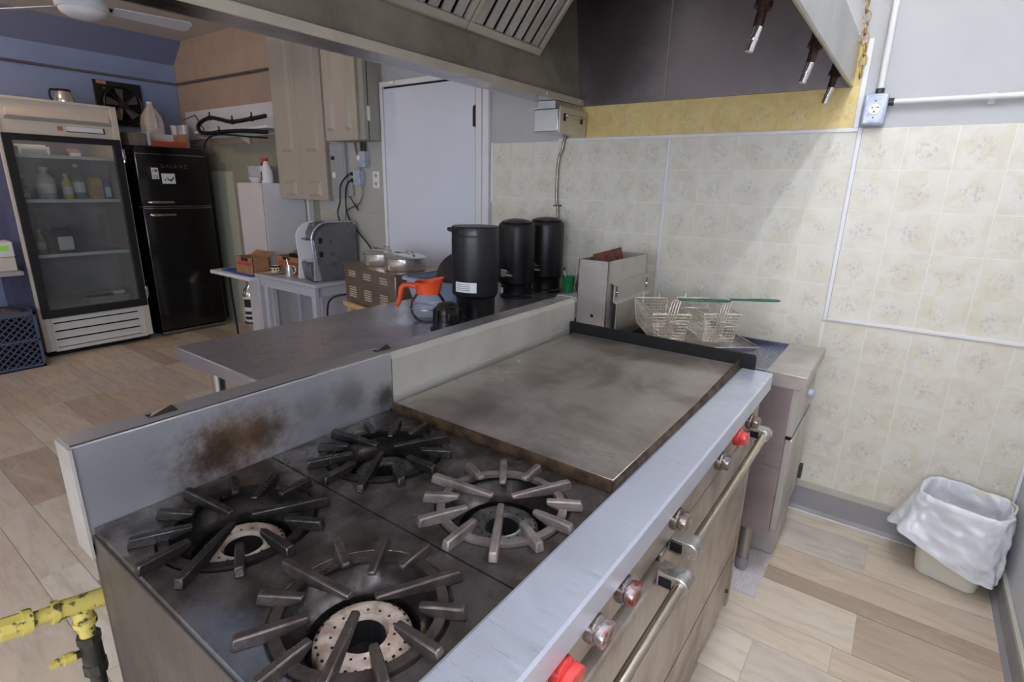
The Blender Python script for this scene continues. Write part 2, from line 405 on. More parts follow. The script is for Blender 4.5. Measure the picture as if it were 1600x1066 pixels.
def plank_mat(name, island):
    m, nt, bs = newmat(name)
    rnd = nd(nt, 'ShaderNodeNewGeometry').outputs['Random Per Island'] if island else nd(nt, 'ShaderNodeObjectInfo').outputs['Random']
    p = pos(nt); off = nd(nt, 'ShaderNodeCombineXYZ'); nt.links.new(math_(nt, 'MULTIPLY', rnd, 40), off.inputs[2])
    ad = nd(nt, 'ShaderNodeVectorMath', operation='ADD'); nt.links.new(p, ad.inputs[0]); nt.links.new(off.outputs[0], ad.inputs[1])
    cr_ = nd(nt, 'ShaderNodeValToRGB'); e = cr_.color_ramp.elements; e[0].position = 0; e[0].color = lin((168, 149, 130)); e[1].position = 1; e[1].color = lin((224, 213, 197))
    for q, c in ((.25, (204, 186, 165)), (.5, (216, 201, 180)), (.7, (196, 185, 175)), (.85, (210, 195, 175))):
        k = e.new(q); k.color = lin(c)
    nt.links.new(rnd, cr_.inputs[0])
    gr = noise(nt, mapping(nt, ad.outputs[0], (5, 26, 1)), 1, 5, .65, .5); cl = noise(nt, mapping(nt, ad.outputs[0], (4, 9, 1)), 1, 4, .6, .8)
    c = mix(nt, math_(nt, 'MULTIPLY', mapr(nt, gr, .4, .75), .38), cr_.outputs[0], lin((144, 122, 102)))
    c = mix(nt, math_(nt, 'MULTIPLY', mapr(nt, cl, .5, .8), .45), c, lin((222, 213, 200)))
    nt.links.new(c, bs.inputs['Base Color']); nt.links.new(mapr(nt, gr, .3, .7, .38, .52), bs.inputs['Roughness'])
    bs.inputs['Specular IOR Level'].default_value = .4
    return m
m_plank = plank_mat('vinyl_plank', False); m_plankf = plank_mat('vinyl_plank_far', True)
m_joint = mat('plank_joint', (196, 184, 166), .6, scale=10)

# ------------------------------------------------------------------ the room
W, WA, XL, XR, XC, ZC, YF = 2.669, 2.85, -6.44, .52, -3.85, 2.775, -2.6
fl = struct('floor', B().box(XL-.1, YF-.1, -.06, XR+.1, WA+.1, -.003), m_joint)
# planks run along x; the ones that show largest are parts of their own
unit = mesh_from(B().box(-.5, -.5, -1, .5, .5, 0), 'plank'); unit.materials.append(m_plank)
planks = []; y = YF; row = 0; rp = random.Random(3)
widths = [.21, .13, .22, .09, .17, .23, .12, .19]
while y < WA:
    w = widths[row % 8]; x = XL-rp.uniform(0, .6)
    while x < XR:
        L = rp.choice((.42, .58, .66, .8, .95)); a, b = max(x, XL), min(x+L, XR)
        if b-a > .03: planks.append((a, b, y, min(y+w, WA)))
        x += L
    y += w; row += 1
def area_px(p):
    q = [px((u, v, 0)) for u, v in ((p[0], p[2]), (p[1], p[2]), (p[1], p[3]), (p[0], p[3]))]
    if any(t is None for t in q): return 0
    if not any(0 < t[0] < 1600 and 0 < t[1] < 1066 for t in q): return 0
    return abs(sum(q[i][0]*q[(i+1) % 4][1]-q[(i+1) % 4][0]*q[i][1] for i in range(4)))/2
planks.sort(key=area_px, reverse=True)
for a, b, c, d in planks[:290]:
    o = bpy.data.objects.new('plank', unit); COL.objects.link(o); o.parent = fl
    o.location = Vector(((a+b)/2, (c+d)/2, 0))-fl.location; o.scale = (b-a-.0025, d-c-.0025, .003)
bb = B()
for a, b, c, d in planks[290:]: bb.box(a+.001, c+.001, -.003, b-.001, d-.001, 0)
obj('plank_field', bb, m_plankf, fl, world=True, kind='stuff')

struct('ceiling', B().box(XL-.1, YF-.1, ZC, XR+.1, WA+.1, ZC+.1), m_ceil)
wl = struct('wall_left', B().box(XL-.1, YF, 0, XL, WA, ZC), m_blue)
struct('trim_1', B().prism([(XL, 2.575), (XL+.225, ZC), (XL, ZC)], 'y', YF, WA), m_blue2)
wa = struct('wall_alcove', B().box(XL-.1, WA+.004, 0, XC, WA+.1, ZC).box(XC-.004, W+.01, 0, XC+.02, WA+.1, ZC), m_beige_j)
k = 0
for r in range(5):                                   # painted concrete blocks
    z0 = 1.80+r*.2
    for c in range(8):
        x0 = XL+.03+c*.4-(.2 if r % 2 else 0); x1 = x0+.398; x0 = max(x0, XL+.001); x1 = min(x1, XC-.006)
        if x1-x0 > .05 and z0 < ZC: obj('block', B().box(x0, WA+.0025, z0, x1, WA+.005, min(z0+.198, ZC-.001)), m_beige, wa, world=True)
obj('lower_panel', B().box(XL+.001, WA-.001, 0, XC-.006, WA+.005, 1.795), mat('alcove_panel_paint', (156, 152, 134), .7, scale=4, var=.1), wa, world=True)
wb = struct('wall_back', B().box(XC, W+.004, 0, XR+.1, W+.12, ZC), m_wall)
obj('wall_board', B().box(XC, W-.004, 1.255, -3.06, W+.004, ZC), m_wallgrey, wb, world=True)
obj('wall_board', B().box(XC, W-.004, 0, -3.06, W+.004, 1.248), m_wallgrey, wb, world=True)
struct('wall_right', B().box(XR, YF, 0, XR+.1, W+.004, .9).box(XR, YF, 2.1, XR+.1, W+.004, ZC).box(XR, YF, .9, XR+.1, -1.9, 2.1).box(XR, -.4, .9, XR+.1, W+.004, 2.1), mat('right_wall_paint', (212, 212, 214), .7, scale=4, var=.08))
wn = struct('window_3', B().box(XR+.02, -1.9, .9, XR+.09, -1.85, 2.1).box(XR+.02, -.45, .9, XR+.09, -.4, 2.1).box(XR+.02, -1.9, .9, XR+.09, -.4, .95).box(XR+.02, -1.9, 2.05, XR+.09, -.4, 2.1), m_trim)  # unseen window added to go with the side fill light
obj('pane', B().box(XR+.055, -1.86, .94, XR+.06, -.44, 2.06), m_glass, wn, world=True)
wf = B().box(XL-.1, YF-.1, 0, XR+.1, YF, .87).box(XL-.1, YF-.1, 2.23, XR+.1, YF, ZC)
for a, b in ((XL-.1, -5.25), (-3.95, -1.48), (.32, XR+.1)): wf.box(a, YF-.1, .87, b, YF, 2.23)
struct('wall_front', wf, m_wall)
for n_, (a, b) in enumerate(((-1.48, .32), (-5.25, -3.95))):
    fr = B().box(a, YF-.09, .87, a+.05, YF-.02, 2.23).box(b-.05, YF-.09, .87, b, YF-.02, 2.23).box(a, YF-.09, .87, b, YF-.02, .92).box(a, YF-.09, 2.18, b, YF-.02, 2.23).box((a+b)/2-.02, YF-.085, .9, (a+b)/2+.02, YF-.03, 2.2)
    wn = struct('window_%d' % (n_+1), fr, m_trim)
    obj('pane', B().box(a+.04, YF-.06, .91, b-.04, YF-.055, 2.19), m_glass, wn, world=True)

# printed tileboard with its own raised squares
TS = .157; Z0 = 1.709
def board(x0, x1, z0, z1, tm, gm, ox):
    bd = obj('tileboard', B().box(x0, W-.001, z0, x1, W+.004, z1), gm, wb, world=True)
    i = math.floor((x0-ox)/TS)
    while ox+i*TS < x1-.004:
        a, b = max(ox+i*TS, x0), min(ox+(i+1)*TS, x1); i += 1
        if b-a < .012: continue
        j = 0
        kk = math.floor((Z0-z1)/TS+1e-6)
        while Z0-kk*TS > z0+.004:
            t, u = min(Z0-kk*TS, z1), max(Z0-(kk+1)*TS, z0); kk += 1
            if t-u < .012: continue
            q = B().box(a+.0016, W-.0024, u+.0016, b-.0016, W-.0008, t-.0016)
            cx, cz = ox+(i-.5)*TS, Z0-(kk-.5)*TS
            q.v = [(p[0]-cx, p[1]-W, p[2]-cz) for p in q.v]
            key = (round(a-cx, 3), round(b-cx, 3), round(u-cz, 3), round(t-cz, 3), tm.name)
            if key not in TM:
                TM[key] = mesh_from(q, 'tile'); TM[key].materials.append(tm)
            o = bpy.data.objects.new('tile', TM[key]); COL.objects.link(o); o.parent = bd
            o.location = Vector((cx, W, cz))-wb.location-bd.location
    return bd
TM = {}
board(-2.10, -.245, .144, 1.70, m_tile, m_grout, -1.016)
board(-.228, XR-.012, .938, 1.709, m_tile, m_grout, -.236)
board(-.245, XR-.012, .144, .928, m_tile, m_grout, -.236)
board(-1.60, -.262, 1.712, 2.03, m_tiley, m_grouty, -1.016)
T = 2
def trim(b, m=None):
    global T
    o = struct('trim_%d' % T, b, m or m_trim, bevel=.002); T += 1; return o
trim(B().box(-1.64, W-.009, 1.698, -.245, W-.001, 1.713))
trim(B().box(-1.023, W-.009, .90, -1.009, W-.001, 1.698))
trim(B().box(-.245, W-.010, .925, -.229, W-.001, 1.713))
trim(B().box(-.229, W-.010, .927, XR-.001, W-.001, .941))
trim(B().box(-2.112, W-.006, 1.36, -2.098, W+.004, 1.705))
trim(B().box(-.264, W-.006, 1.713, -.245, W+.004, 2.035))
trim(B().box(XR-.014, W-.012, .144, XR-.001, W-.001, .93))
bsb = struct('baseboard_back', B().prism([(W-.001, 0), (W-.03, 0), (W-.017, .02), (W-.012, .118), (W-.001, .118)], 'x', -2.1, XR-.001), m_cove)
obj('cap', B().box(-2.1, W-.013, .118, XR-.001, W-.001, .146), m_covecap, bsb, world=True)
obj('caulk_line', B().box(-.35, W-.034, 0, XR-.03, W-.028, .003), m_trim, bsb, world=True)
bsr = struct('baseboard_right', B().prism([(XR-.001, 0), (XR-.03, 0), (XR-.017, .02), (XR-.012, .088), (XR-.001, .088)], 'y', YF, W-.03), m_cove)
obj('cap', B().box(XR-.014, YF, .088, XR-.001, W-.03, .105), m_covecap, bsr, world=True)
# door in the back wall
dr = struct('door_1', B().box(-3.025, W-.022, .01, -2.222, W+.003, 2.065), m_door, bevel=.003)
obj('door_frame', B().box(-3.055, W-.03, 0, -3.03, W+.003, 2.108), m_trim, dr, world=True, bevel=.003)
obj('door_frame', B().box(-2.212, W-.03, 0, -2.168, W+.003, 2.108).box(-2.165, W-.024, 0, -2.118, W+.003, 2.108), m_trim, dr, world=True, bevel=.003)
obj('door_frame', B().box(-3.03, W-.03, 2.076, -2.212, W+.003, 2.108), m_trim, dr, world=True, bevel=.003)
obj('door_gap', B().box(-3.028, W-.012, 2.064, -2.214, W-.002, 2.077), m_dark, dr, world=True)
obj('door_stop', B().box(-2.95, W-.045, 2.082, -2.90, W-.03, 2.104), m_ivory, dr, world=True, bevel=.003)
obj('hinge', B().box(-2.236, W-.027, 1.80, -2.212, W-.02, 1.91).cyl((-2.217, W-.031, 1.795), (-2.217, W-.031, 1.915), .006, n=8), m_rustfit, dr, world=True)
obj('hinge', B().box(-2.236, W-.027, .25, -2.212, W-.02, .36).cyl((-2.217, W-.031, .245), (-2.217, W-.031, .365), .006, n=8), m_rustfit, dr, world=True)

# ceiling lamp over the aisle: two fluorescent tubes side by side
def ceiling_light(yc, lab):
    t = thing('ceiling_light', lab, 'ceiling light', (.0, yc, ZC), 0, 'fluorescent ceiling lights over the aisle')
    obj('housing', B().box(-.09, yc-.62, ZC-.035, .09, yc+.62, ZC-.001), m_white, t, world=True, bevel=.006)
    for x in (-.12, .11): obj('tube', B().cyl((x, yc-.6, ZC-.055), (x, yc+.6, ZC-.055), .014, n=12), m_tube, t, world=True, smooth=50)
    for y in (yc-.61, yc+.61): obj('lamp_holder', B().box(-.14, y-.012, ZC-.075, .13, y+.012, ZC-.03), m_white, t, world=True, bevel=.003)
ceiling_light(1.35, 'two-tube fluorescent ceiling light above the aisle beside the hood')
ceiling_light(-.75, 'added two-tube fluorescent fill light above the aisle behind the viewer')  # unseen second fixture, added to brighten the lower tiles and aisle floor

# ------------------------------------------------------------------ range with four burners and a griddle
rg = thing('cooking_range', 'stainless gas range with four open burners, wide griddle and two oven doors', 'range', (-.62, .95, 0))
def ro(name, b, m, parent=rg, **k): return obj(name, b, m, parent, world=True, **k)
YN, YD, YG, YE = .203, .502, .806, 1.69
ro('body', B().box(-.955, YN+.012, .12, -.295, YE-.012, .80), m_side)
ro('side_panel', B().box(-.955, YN, .10, -.295, YN+.01, .918), m_side, bevel=.002)
ro('side_panel', B().box(-.955, YE-.01, .10, -.295, YE, .925), m_side, bevel=.002)
ro('back_panel', B().box(-.965, YN, .10, -.955, YE, .91), m_side)
for x in (-.90, -.36):
    for y in (.27, 1.62): ro('leg', B().lathe([(0, 0), (.022, 0), (.022, .03), (.017, .05), (.02, .12), (0, .12)], (x, y, 0), 16), m_st, smooth=40)
def plate(y0, y1):
    b = B(); x0, x1 = -.949, -.346; z = .93; n = 48; hr = .118
    for cx in (-.785, -.485):
        xa, xb = (x0, -.635) if cx < -.6 else (-.635, x1); cy = (y0+y1)/2
        vs = []; fs = []
        for k in range(n):
            a = 2*math.pi*k/n; c, s = math.cos(a), math.sin(a)
            tx = ((xb-cx) if c > 0 else (xa-cx))/c if abs(c) > 1e-6 else 1e9
            ty = ((y1-cy) if s > 0 else (y0-cy))/s if abs(s) > 1e-6 else 1e9
            t_ = min(tx, ty); vs += [(cx+hr*c, cy+hr*s, z), (cx+t_*c, cy+t_*s, z), (cx+(hr-.006)*c, cy+(hr-.006)*s, z-.006)]
        for k in range(n):
            a, c = 3*k, 3*((k+1) % n); fs += [(a, c, c+1, a+1), (a+2, c+2, c, a)]
        for qx, qy in ((xa, y0), (xb, y0), (xb, y1), (xa, y1)):          # corners the rays step over
            kk = math.atan2(qy-cy, qx-cx) % (2*math.pi)/(2*math.pi)*n; i0 = int(math.floor(kk)) % n; i1 = (i0+1) % n
            if abs(kk-round(kk)) > 1e-6: vs.append((qx, qy, z)); fs.append((3*i0+1, 3*i1+1, len(vs)-1))
        b.add(vs, fs)
    e = .012
    b.add([(x0, y0, z), (x1, y0, z), (x1, y1, z), (x0, y1, z), (x0, y0, z-e), (x1, y0, z-e), (x1, y1, z-e), (x0, y1, z-e)], [(0, 1, 5, 4), (1, 2, 6, 5), (2, 3, 7, 6), (3, 0, 4, 7)])
    return ro('burner_plate', b, m_iron)
plates = [plate(YN+.004, YD-.0015), plate(YD+.0015, YG-.003)]
ro('plate_support', B().box(-.948, YN+.012, .885, -.93, YG, .917).box(-.365, YN+.012, .885, -.347, YG, .917).box(-.93, YD-.01, .885, -.365, YD+.01, .912), m_dark)
cells = [(-.785, .3525, m_ash, 'ash-whitened'), (-.485, .3525, m_ash, 'ash-whitened'), (-.785, .6525, m_sooty, 'sooty'), (-.485, .6525, m_sooty, 'sooty')]
for cx, cy, hm, word in cells:
    ro('drip_bowl', B().lathe([(.117, .927), (.112, .921), (.10, .912), (.088, .899), (.080, .892), (.0745, .889), (.072, .862), (.0, .845)], (cx, cy, 0), 40), m_bowl, smooth=40)
    hd = ro('burner_head', B().lathe([(.0285, .872), (.0295, .886), (.0330, .8925), (.0365, .8905), (.046, .8925), (.055, .8935), (.0635, .8865), (.0655, .872), (.060, .862)], (cx, cy, 0), 40), hm, smooth=50, label=word+' ring burner head')
    pb = B()
    for k in range(30):
        a = 2*math.pi*k/30; q = (cx+.0585*math.cos(a), cy+.0585*math.sin(a), .8912)
        pb.cyl(q, (q[0], q[1], q[2]+.0008), .0023, n=6)
        if k % 2: q = (cx+.041*math.cos(a), cy+.041*math.sin(a), .8916); pb.cyl(q, (q[0], q[1], q[2]+.0008), .0019, n=6)
    ro('port_holes', pb, m_dark, parent=hd)
    hd_h = B().lathe([(0, .846), (.0276, .846), (.0280, .887)], (cx, cy, 0), 32); ro('throat', hd_h, m_dark, parent=hd)
# back guards
g = ro('back_guard', B().prism([(-1.009, .905), (-.951, .905), (-.951, 1.069), (-.954, 1.073), (-1.006, 1.073), (-1.009, 1.069)], 'y', .2, .822), m_guard)
ro('edge_strip', B().box(-.9535, .2, 1.0725, -.9505, .82, 1.0745), m_chrome, parent=g)
for y in (.315, .80): ro('slot', B().prism([(-.992, y), (-.975, y), (-.975, y+.045)], 'z', 1.0725, 1.0737), m_dark, parent=g); ro('bent_tab', B().add([(-.975, y, 1.074), (-.975, y+.045, 1.074), (-.985, y+.04, 1.082), (-.99, y+.012, 1.076)], [(0, 1, 2, 3)]), m_chrome, parent=g)
ro('side_flange', B().box(-1.009, .196, .88, -.945, .2, 1.07), m_fryer2, parent=g)
g2 = ro('griddle_guard', B().prism([(-1.012, .90), (-.951, .90), (-.951, .957), (-.955, .963), (-.955, 1.052), (-.966, 1.066), (-1.012, 1.066)], 'y', .828, 1.712), m_cream_splash)
ro('flue_top', B().box(-1.02, .828, 1.066, -.968, 1.712, 1.0685), m_st, parent=g2)
ro('guard_gap', B().box(-1.0, .8225, .91, -.957, .8275, 1.06), m_dark, parent=g2)
ro('lower_fold', B().box(-.955, .829, .959, -.9495, 1.711, .963), m_cream_splash, parent=g2)
# griddle
gp = ro('griddle_plate', B().box(-.932, .812, .925, -.353, 1.672, .9505), m_griddle, bevel=.003)
ro('griddle_edge', B().box(-.934, .8055, .925, -.352, .812, .9515), m_gredge, parent=gp)
ro('griddle_edge', B().box(-.353, .8055, .925, -.3455, 1.672, .9525), m_gredge, parent=gp)
ro('griddle_lip', B().prism([(1.30, .953), (1.672, .953), (1.672, .968), (1.655, .968)], 'x', -.3535, -.3465), m_gredge, parent=gp)
ro('grease_gutter', B().box(-.951, .812, .915, -.932, 1.685, .930), m_dark)
ro('griddle_splash', B().prism([(-.951, .918), (-.307, .918), (-.307, .978), (-.313, .986), (-.951, .986)], 'y', 1.676, 1.689), m_grblack)
# front ledge, valves, knobs, doors
ro('front_ledge', B().prism([(-.345, .915), (-.345, .938), (-.340, .941), (-.259, .941), (-.255, .937), (-.255, .892), (-.262, .892), (-.262, .93), (-.33, .915)], 'y', .19, 1.682), m_ledge)
ro('control_panel', B().box(-.30, YN, .79, -.278, 1.68, .925), m_front)
ro('manifold_cover', B().box(-.278, YN, .872, -.268, 1.68, .885), m_st)
def knob(y, m, m2):
    k_ = ro('knob', B().lathe([(0, 0), (.021, 0), (.023, .004), (.022, .014), (.016, .018), (0, .018)], (-.268, y, .862), 20, 'x'), m, smooth=40)
    ro('grip', B().prism([(y-.022, .853), (y-.008, .848), (y+.018, .851), (y+.024, .862), (y+.018, .873), (y-.008, .876), (y-.022, .871)], 'x', -.252, -.236), m2, parent=k_, bevel=.003)
    ro('stem', B().cyl((-.28, y, .862), (-.266, y, .862), .008, n=10), m_knobmetal, parent=k_)
for y, a, b_ in ((.40, m_red, m_red), (.485, m_red, m_red), (.575, m_wornred, m_wornred), (.672, m_knobmetal, m_wornred)): knob(y, a, b_)
knob(1.345, m_red, m_red)
for y in (.905, 1.19, 1.47): knob(y, m_knobmetal, m_knobmetal)
def odoor(y0, y1, xo):
    d = ro('oven_door', B().box(-.295, y0, .155, xo, y1, .765), m_front, bevel=.006)
    bx = xo+.042; z = .775
    ro('handle_bar', B().cyl((bx, y0+.06, z), (bx, y1-.06, z), .0105, n=16), m_bar, parent=d, smooth=50)
    for y in (y0+.045, y1-.045):
        q = B(); n0 = 10; prof = [(xo-.001, z-.017), (xo-.001, z+.017)]+[(bx+.017*math.cos(math.pi/2-math.pi*k/n0), z+.017*math.sin(math.pi/2-math.pi*k/n0)) for k in range(n0+1)]
        ro('handle_bracket', q.prism(prof, 'y', y-.02, y+.02), m_alu, parent=d, bevel=.002)
        ro('bracket_recess', B().box(xo+.004, y-.0205, z-.011, bx-.014, y+.0205, z+.009), m_dark, parent=d)
    ro('door_seam', B().box(xo-.001, y0+.004, .33, xo+.0005, y1-.004, .333), m_dark, parent=d)
    ro('screw', B().lathe([(0, 0), (.008, 0), (.005, .008), (0, .008)], (xo, y1-.03, .19), 10, 'x'), m_rustfit, parent=d)
odoor(.235, .895, -.262)
odoor(.915, 1.655, -.281)
ro('kick_panel', B().box(-.31, YN+.01, .10, -.288, YE-.01, .15), m_front)
ro('end_post', B().box(-.296, 1.66, .10, -.279, 1.69, .80), m_front, bevel=.002)

# lift-off grates: ring with twelve radial fingers
def grate(cx, cy, m, label, rot=0):
    t = thing('burner_grate', label, 'grate', (cx, cy, .93), rot, 'cast-iron burner grates on the range top')
    ring = B(); n = 48; pr_ = [(.098, -.004), (.098, .004), (.112, .004), (.112, -.004), (.098, -.004)]
    ring.lathe(pr_, n=n); obj('ring', ring, m, t, smooth=30)
    for k in range(12):
        a = R(2+30*k+(4 if 3 <= k <= 6 else 0)); ri = (.064, .076, .018, .075)[k % 4] if k % 4 != 0 else (.064 if k != 4 else .050)
        b_ = B(); L0, L1 = ri, .139+(.012 if k in (6, 8, 9, 10) else 0); w = .0078
        b_.add([(L0, -w*.8, .009), (L0, w*.8, .009), (L0, w*.7, .0165), (L0, -w*.7, .0165),
                (.10, -w, -.002), (.10, w, -.002), (.10, w*.8, .0172), (.10, -w*.8, .0172),
                (L1, -w, .0), (L1, w, .0), (L1-.004, w*.8, .0165), (L1-.004, -w*.8, .0165)],
               [(0, 1, 2, 3), (0, 4, 5, 1), (3, 2, 6, 7), (0, 3, 7, 4), (1, 5, 6, 2), (4, 8, 9, 5), (7, 6, 10, 11), (4, 7, 11, 8), (5, 9, 10, 6), (8, 11, 10, 9)])
        b_.xf(Matrix.Rotation(a, 4, 'Z')); obj('finger', b_, m, t, bevel=.0025)
    return t
grate(-.785, .3525, m_grate, 'dark cast-iron grate at the rear, beside the scorched part of the back guard')
grate(-.485, .3525, m_grate3, 'brownish worn cast-iron grate nearest the viewer, beside the front ledge')
grate(-.785, .6525, m_grate, 'black cast-iron grate in the rear corner between back guard and griddle')
grate(-.485, .6525, m_grate2, 'pale grey worn grate beside the griddle and the front ledge')

# ------------------------------------------------------------------ extraction hood
hd = thing('extraction_hood', 'large stainless extraction hood hanging over the range', 'hood', (-.95, 1.15, 1.865))
def ho(name, b, m, parent=hd, **k): return obj(name, b, m, parent, world=True, **k)
HY0, HY1, HZ = -.45, W-.006, 1.865
ho('rear_panel', B().box(-1.62, HY0, HZ, -1.61, HY1, 2.62), m_hoodout)
ho('inner_panel', B().add([(-1.515, HY0, 1.885), (-1.515, HY1, 1.885), (-1.585, HY1, 2.60), (-1.585, HY0, 2.60), (-1.52, HY0, 1.885), (-1.52, HY1, 1.885), (-1.59, HY1, 2.60), (-1.59, HY0, 2.60)], [(0, 1, 2, 3), (7, 6, 5, 4), (0, 4, 5, 1), (3, 2, 6, 7)]), m_greasy)
ho('gutter_flange', B().box(-1.61, HY0, HZ, -1.50, HY1, HZ+.006), steel('hood_flange_steel', (170, 164, 166), .22, 1, smear=3))
ho('gutter_lip', B().box(-1.50, HY0, HZ, -1.492, HY1, HZ+.03), m_hoodlip)
prof = [(-1.61, HZ), (-.297, HZ), (-.297, 2.03), (-.80, 2.62), (-1.61, 2.62)]
ho('end_panel', B().prism(prof, 'y', HY1-.012, HY1), m_hoodin)
ho('end_seam', B().box(-1.062, HY1-.0145, HZ+.004, -1.055, HY1-.011, 2.6), m_greasy)
ho('end_panel', B().prism(prof, 'y', HY0, HY0+.012), m_hoodin)
ho('front_panel', B().box(-.297, HY0, HZ, -.289, HY1, 2.03), m_hoodout)
ho('front_return', B().box(-.303, HY0, HZ, -.297, HY1, HZ+.004), m_greasy)
ho('canopy_roof', B().prism([(-.289, 2.03), (-.297, 2.03), (-.80, 2.61), (-1.61, 2.61), (-1.61, 2.62), (-.797, 2.62)], 'y', HY0, HY1), m_greasy)
ho('filter_rail', B().prism([(-1.54, 2.03), (-1.48, 2.018), (-1.478, 2.035), (-1.54, 2.05)], 'y', HY0, 2.215), m_greasy)
ho('filter_rail', B().box(-1.20, HY0, 2.44, -1.12, 2.215, 2.46), m_greasy)
ho('filter_end_plate', B().prism([(-1.53, 2.03), (-1.49, 2.03), (-1.15, 2.44), (-1.16, 2.60), (-1.58, 2.60)], 'y', 2.212, 2.216), m_greasy)
for x in (-1.53, -1.515): pass
for y in (2.30, 2.60): ho('rivet', B().lathe([(0, 0), (.009, .001), (.006, .005), (0, .006)], (-1.492, y, HZ+.016), 10, 'x'), m_hoodlip, smooth=40)
m_filt = steel('filter_baffle', (186, 180, 176), .34, 0, smear=5, col2=(164, 156, 152), metal=.5); m_filtf = steel('filter_frame', (186, 178, 164), .4, 0, smear=5, metal=.4)
fl_lab = ['baffle grease filter at the far end of the hood, by the end panel', 'second baffle grease filter from the end panel, half out of view', 'third baffle grease filter from the end panel, at the top edge']
def filt(y0, y1, lab):
    t = thing('grease_filter', lab, 'filter', (-1.49, (y0+y1)/2, 2.03), 0, 'baffle filters in the hood')
    L = .53; a = math.atan2(.41, .34); ux, uz = math.cos(a), math.sin(a); nx, nz = uz, -ux   # normal points down towards the cook
    hw = (y1-y0)/2
    def slab(b, l0, l1, w0, w1, n0, n1):
        vs = [(l*ux+n*nx, w, l*uz+n*nz) for n in (n0, n1) for l, w in ((l0, w0), (l1, w0), (l1, w1), (l0, w1))]
        return b.add(vs, [(0, 3, 2, 1), (4, 5, 6, 7), (0, 1, 5, 4), (1, 2, 6, 5), (2, 3, 7, 6), (3, 0, 4, 7)])
    for q in ((0, .03, -hw, hw), (L-.03, L, -hw, hw), (.03, L-.03, -hw, -hw+.025), (.03, L-.03, hw-.025, hw)):
        obj('frame', slab(B(), *q, 0, .016), m_filtf, t, bevel=.002)
    obj('backing', slab(B(), .02, L-.02, -hw+.01, hw-.01, -.02, -.018), m_dark, t)
    n = 7; st = (2*hw-.05)/n
    for k in range(n):
        w0 = -hw+.025+k*st; obj('baffle', slab(B(), .025, L-.025, w0+.009, w0+st-.009, -.004, .006), m_filt, t, bevel=.003)
    h = B().tube([(.30*ux+.014*nx, hw-.15, .30*uz+.014*nz), (.27*ux+.035*nx, hw-.15, .27*uz+.035*nz), (.27*ux+.035*nx, hw-.07, .27*uz+.035*nz), (.30*ux+.014*nx, hw-.07, .30*uz+.014*nz)], .003, 6)
    obj('pull_handle', h, m_filtf, t, smooth=60)
for i in range(3): filt(2.21-.5*(i+1)+.003, 2.21-.5*i-.003, fl_lab[i])
# fire-suppression pipe and nozzles
t = thing('suppression_pipe', 'fire-suppression pipe with dangling nozzles inside the hood front edge', 'pipe', (-.325, 1.6, 1.915))
obj('pipe', B().cyl((-.325, -.2, 1.915), (-.325, 2.62, 1.915), .011, n=12), m_hoodlip, t, world=True, smooth=50)
for x, y, z in ((-.325, 1.97, 1.915), (-.325, 2.45, 1.915), (-.385, 1.56, 1.93)):
    n_ = obj('nozzle', B().cyl((x-.010, y-.006, z-.075), (x-.024, y-.012, z-.135), .0115, .0105, n=12).cyl((x-.018, y-.009, z-.105), (x-.019, y-.009, z-.109), .013, n=12), m_chrome, t, world=True, smooth=40)
    obj('fitting', B().cyl((x, y, z+.018), (x-.004, y-.002, z-.025), .019, n=8).cyl((x-.004, y-.002, z-.025), (x-.007, y-.004, z-.04), .022, n=8), m_rustfit, n_, world=True)
    obj('nipple', B().cyl((x-.006, y-.003, z-.035), (x-.011, y-.006, z-.08), .0125, n=10), m_rustfit, n_, world=True, smooth=40)
obj('branch', B().cyl((-.325, 1.56, 1.93), (-.385, 1.56, 1.945), .011, n=10), m_hoodlip, t, world=True)
# chain at the hood corner
t = thing('hanging_chain', 'brass link chain hanging on the wall at the hood corner', 'chain', (-.272, W-.03, 2.55))
z = 2.56; k = 0; ch_ = lambda z_: -.269-.02*min(1, max(0, (z_-1.98)/.18))
while z > 1.90:
    pts = []; hw, hl = .0095, .024
    for j in range(12):
        a = 2*math.pi*j/12; u = hw*math.cos(a)*(1.25 if abs(math.sin(a)) < .9 else 1); v = hl*math.sin(a)
        xc = ch_(z)
        pts.append((xc+(u if k % 2 == 0 else u*.25), W-.03+(0 if k % 2 == 0 else u), z+v))
    obj('link', B().tube(pts, .0026, 6, closed=True), m_brass, t, world=True, smooth=60); z -= .038; k += 1
obj('hook', B().tube([(-.284, W-.03, 2.07), (-.296, W-.032, 2.05), (-.300, W-.034, 2.03), (-.292, W-.034, 2.015), (-.284, W-.034, 2.02)], .003, 6), m_brass, t, world=True, smooth=60)
# grease drawer box under the hood corner
t = thing('grease_box', 'small stainless grease drawer box hanging under the hood corner', 'metal box', (-1.545, 2.52, 1.72))
obj('body', B().box(-1.618, 2.385, 1.722, -1.478, 2.655, 1.825), m_hoodout, t, world=True, bevel=.003)
obj('side_plate', B().box(-1.478, 2.39, 1.715, -1.470, 2.65, 1.835), m_hoodlip, t, world=True, bevel=.002)
obj('hanger_bracket', B().box(-1.635, 2.378, 1.826, -1.49, 2.655, 1.832).box(-1.60, 2.39, 1.832, -1.50, 2.64, 1.863), m_hoodout, t, world=True)
obj('pull_handle', B().tube([(-1.470, 2.43, 1.795), (-1.452, 2.43, 1.795), (-1.448, 2.435, 1.795), (-1.448, 2.59, 1.795), (-1.452, 2.595, 1.795), (-1.470, 2.595, 1.795)], .0035, 8), m_chrome, t, world=True, smooth=60)
for y in (2.43, 2.595): obj('handle_mount', B().box(-1.471, y-.008, 1.772, -1.464, y+.008, 1.806), m_rustfit, t, world=True)
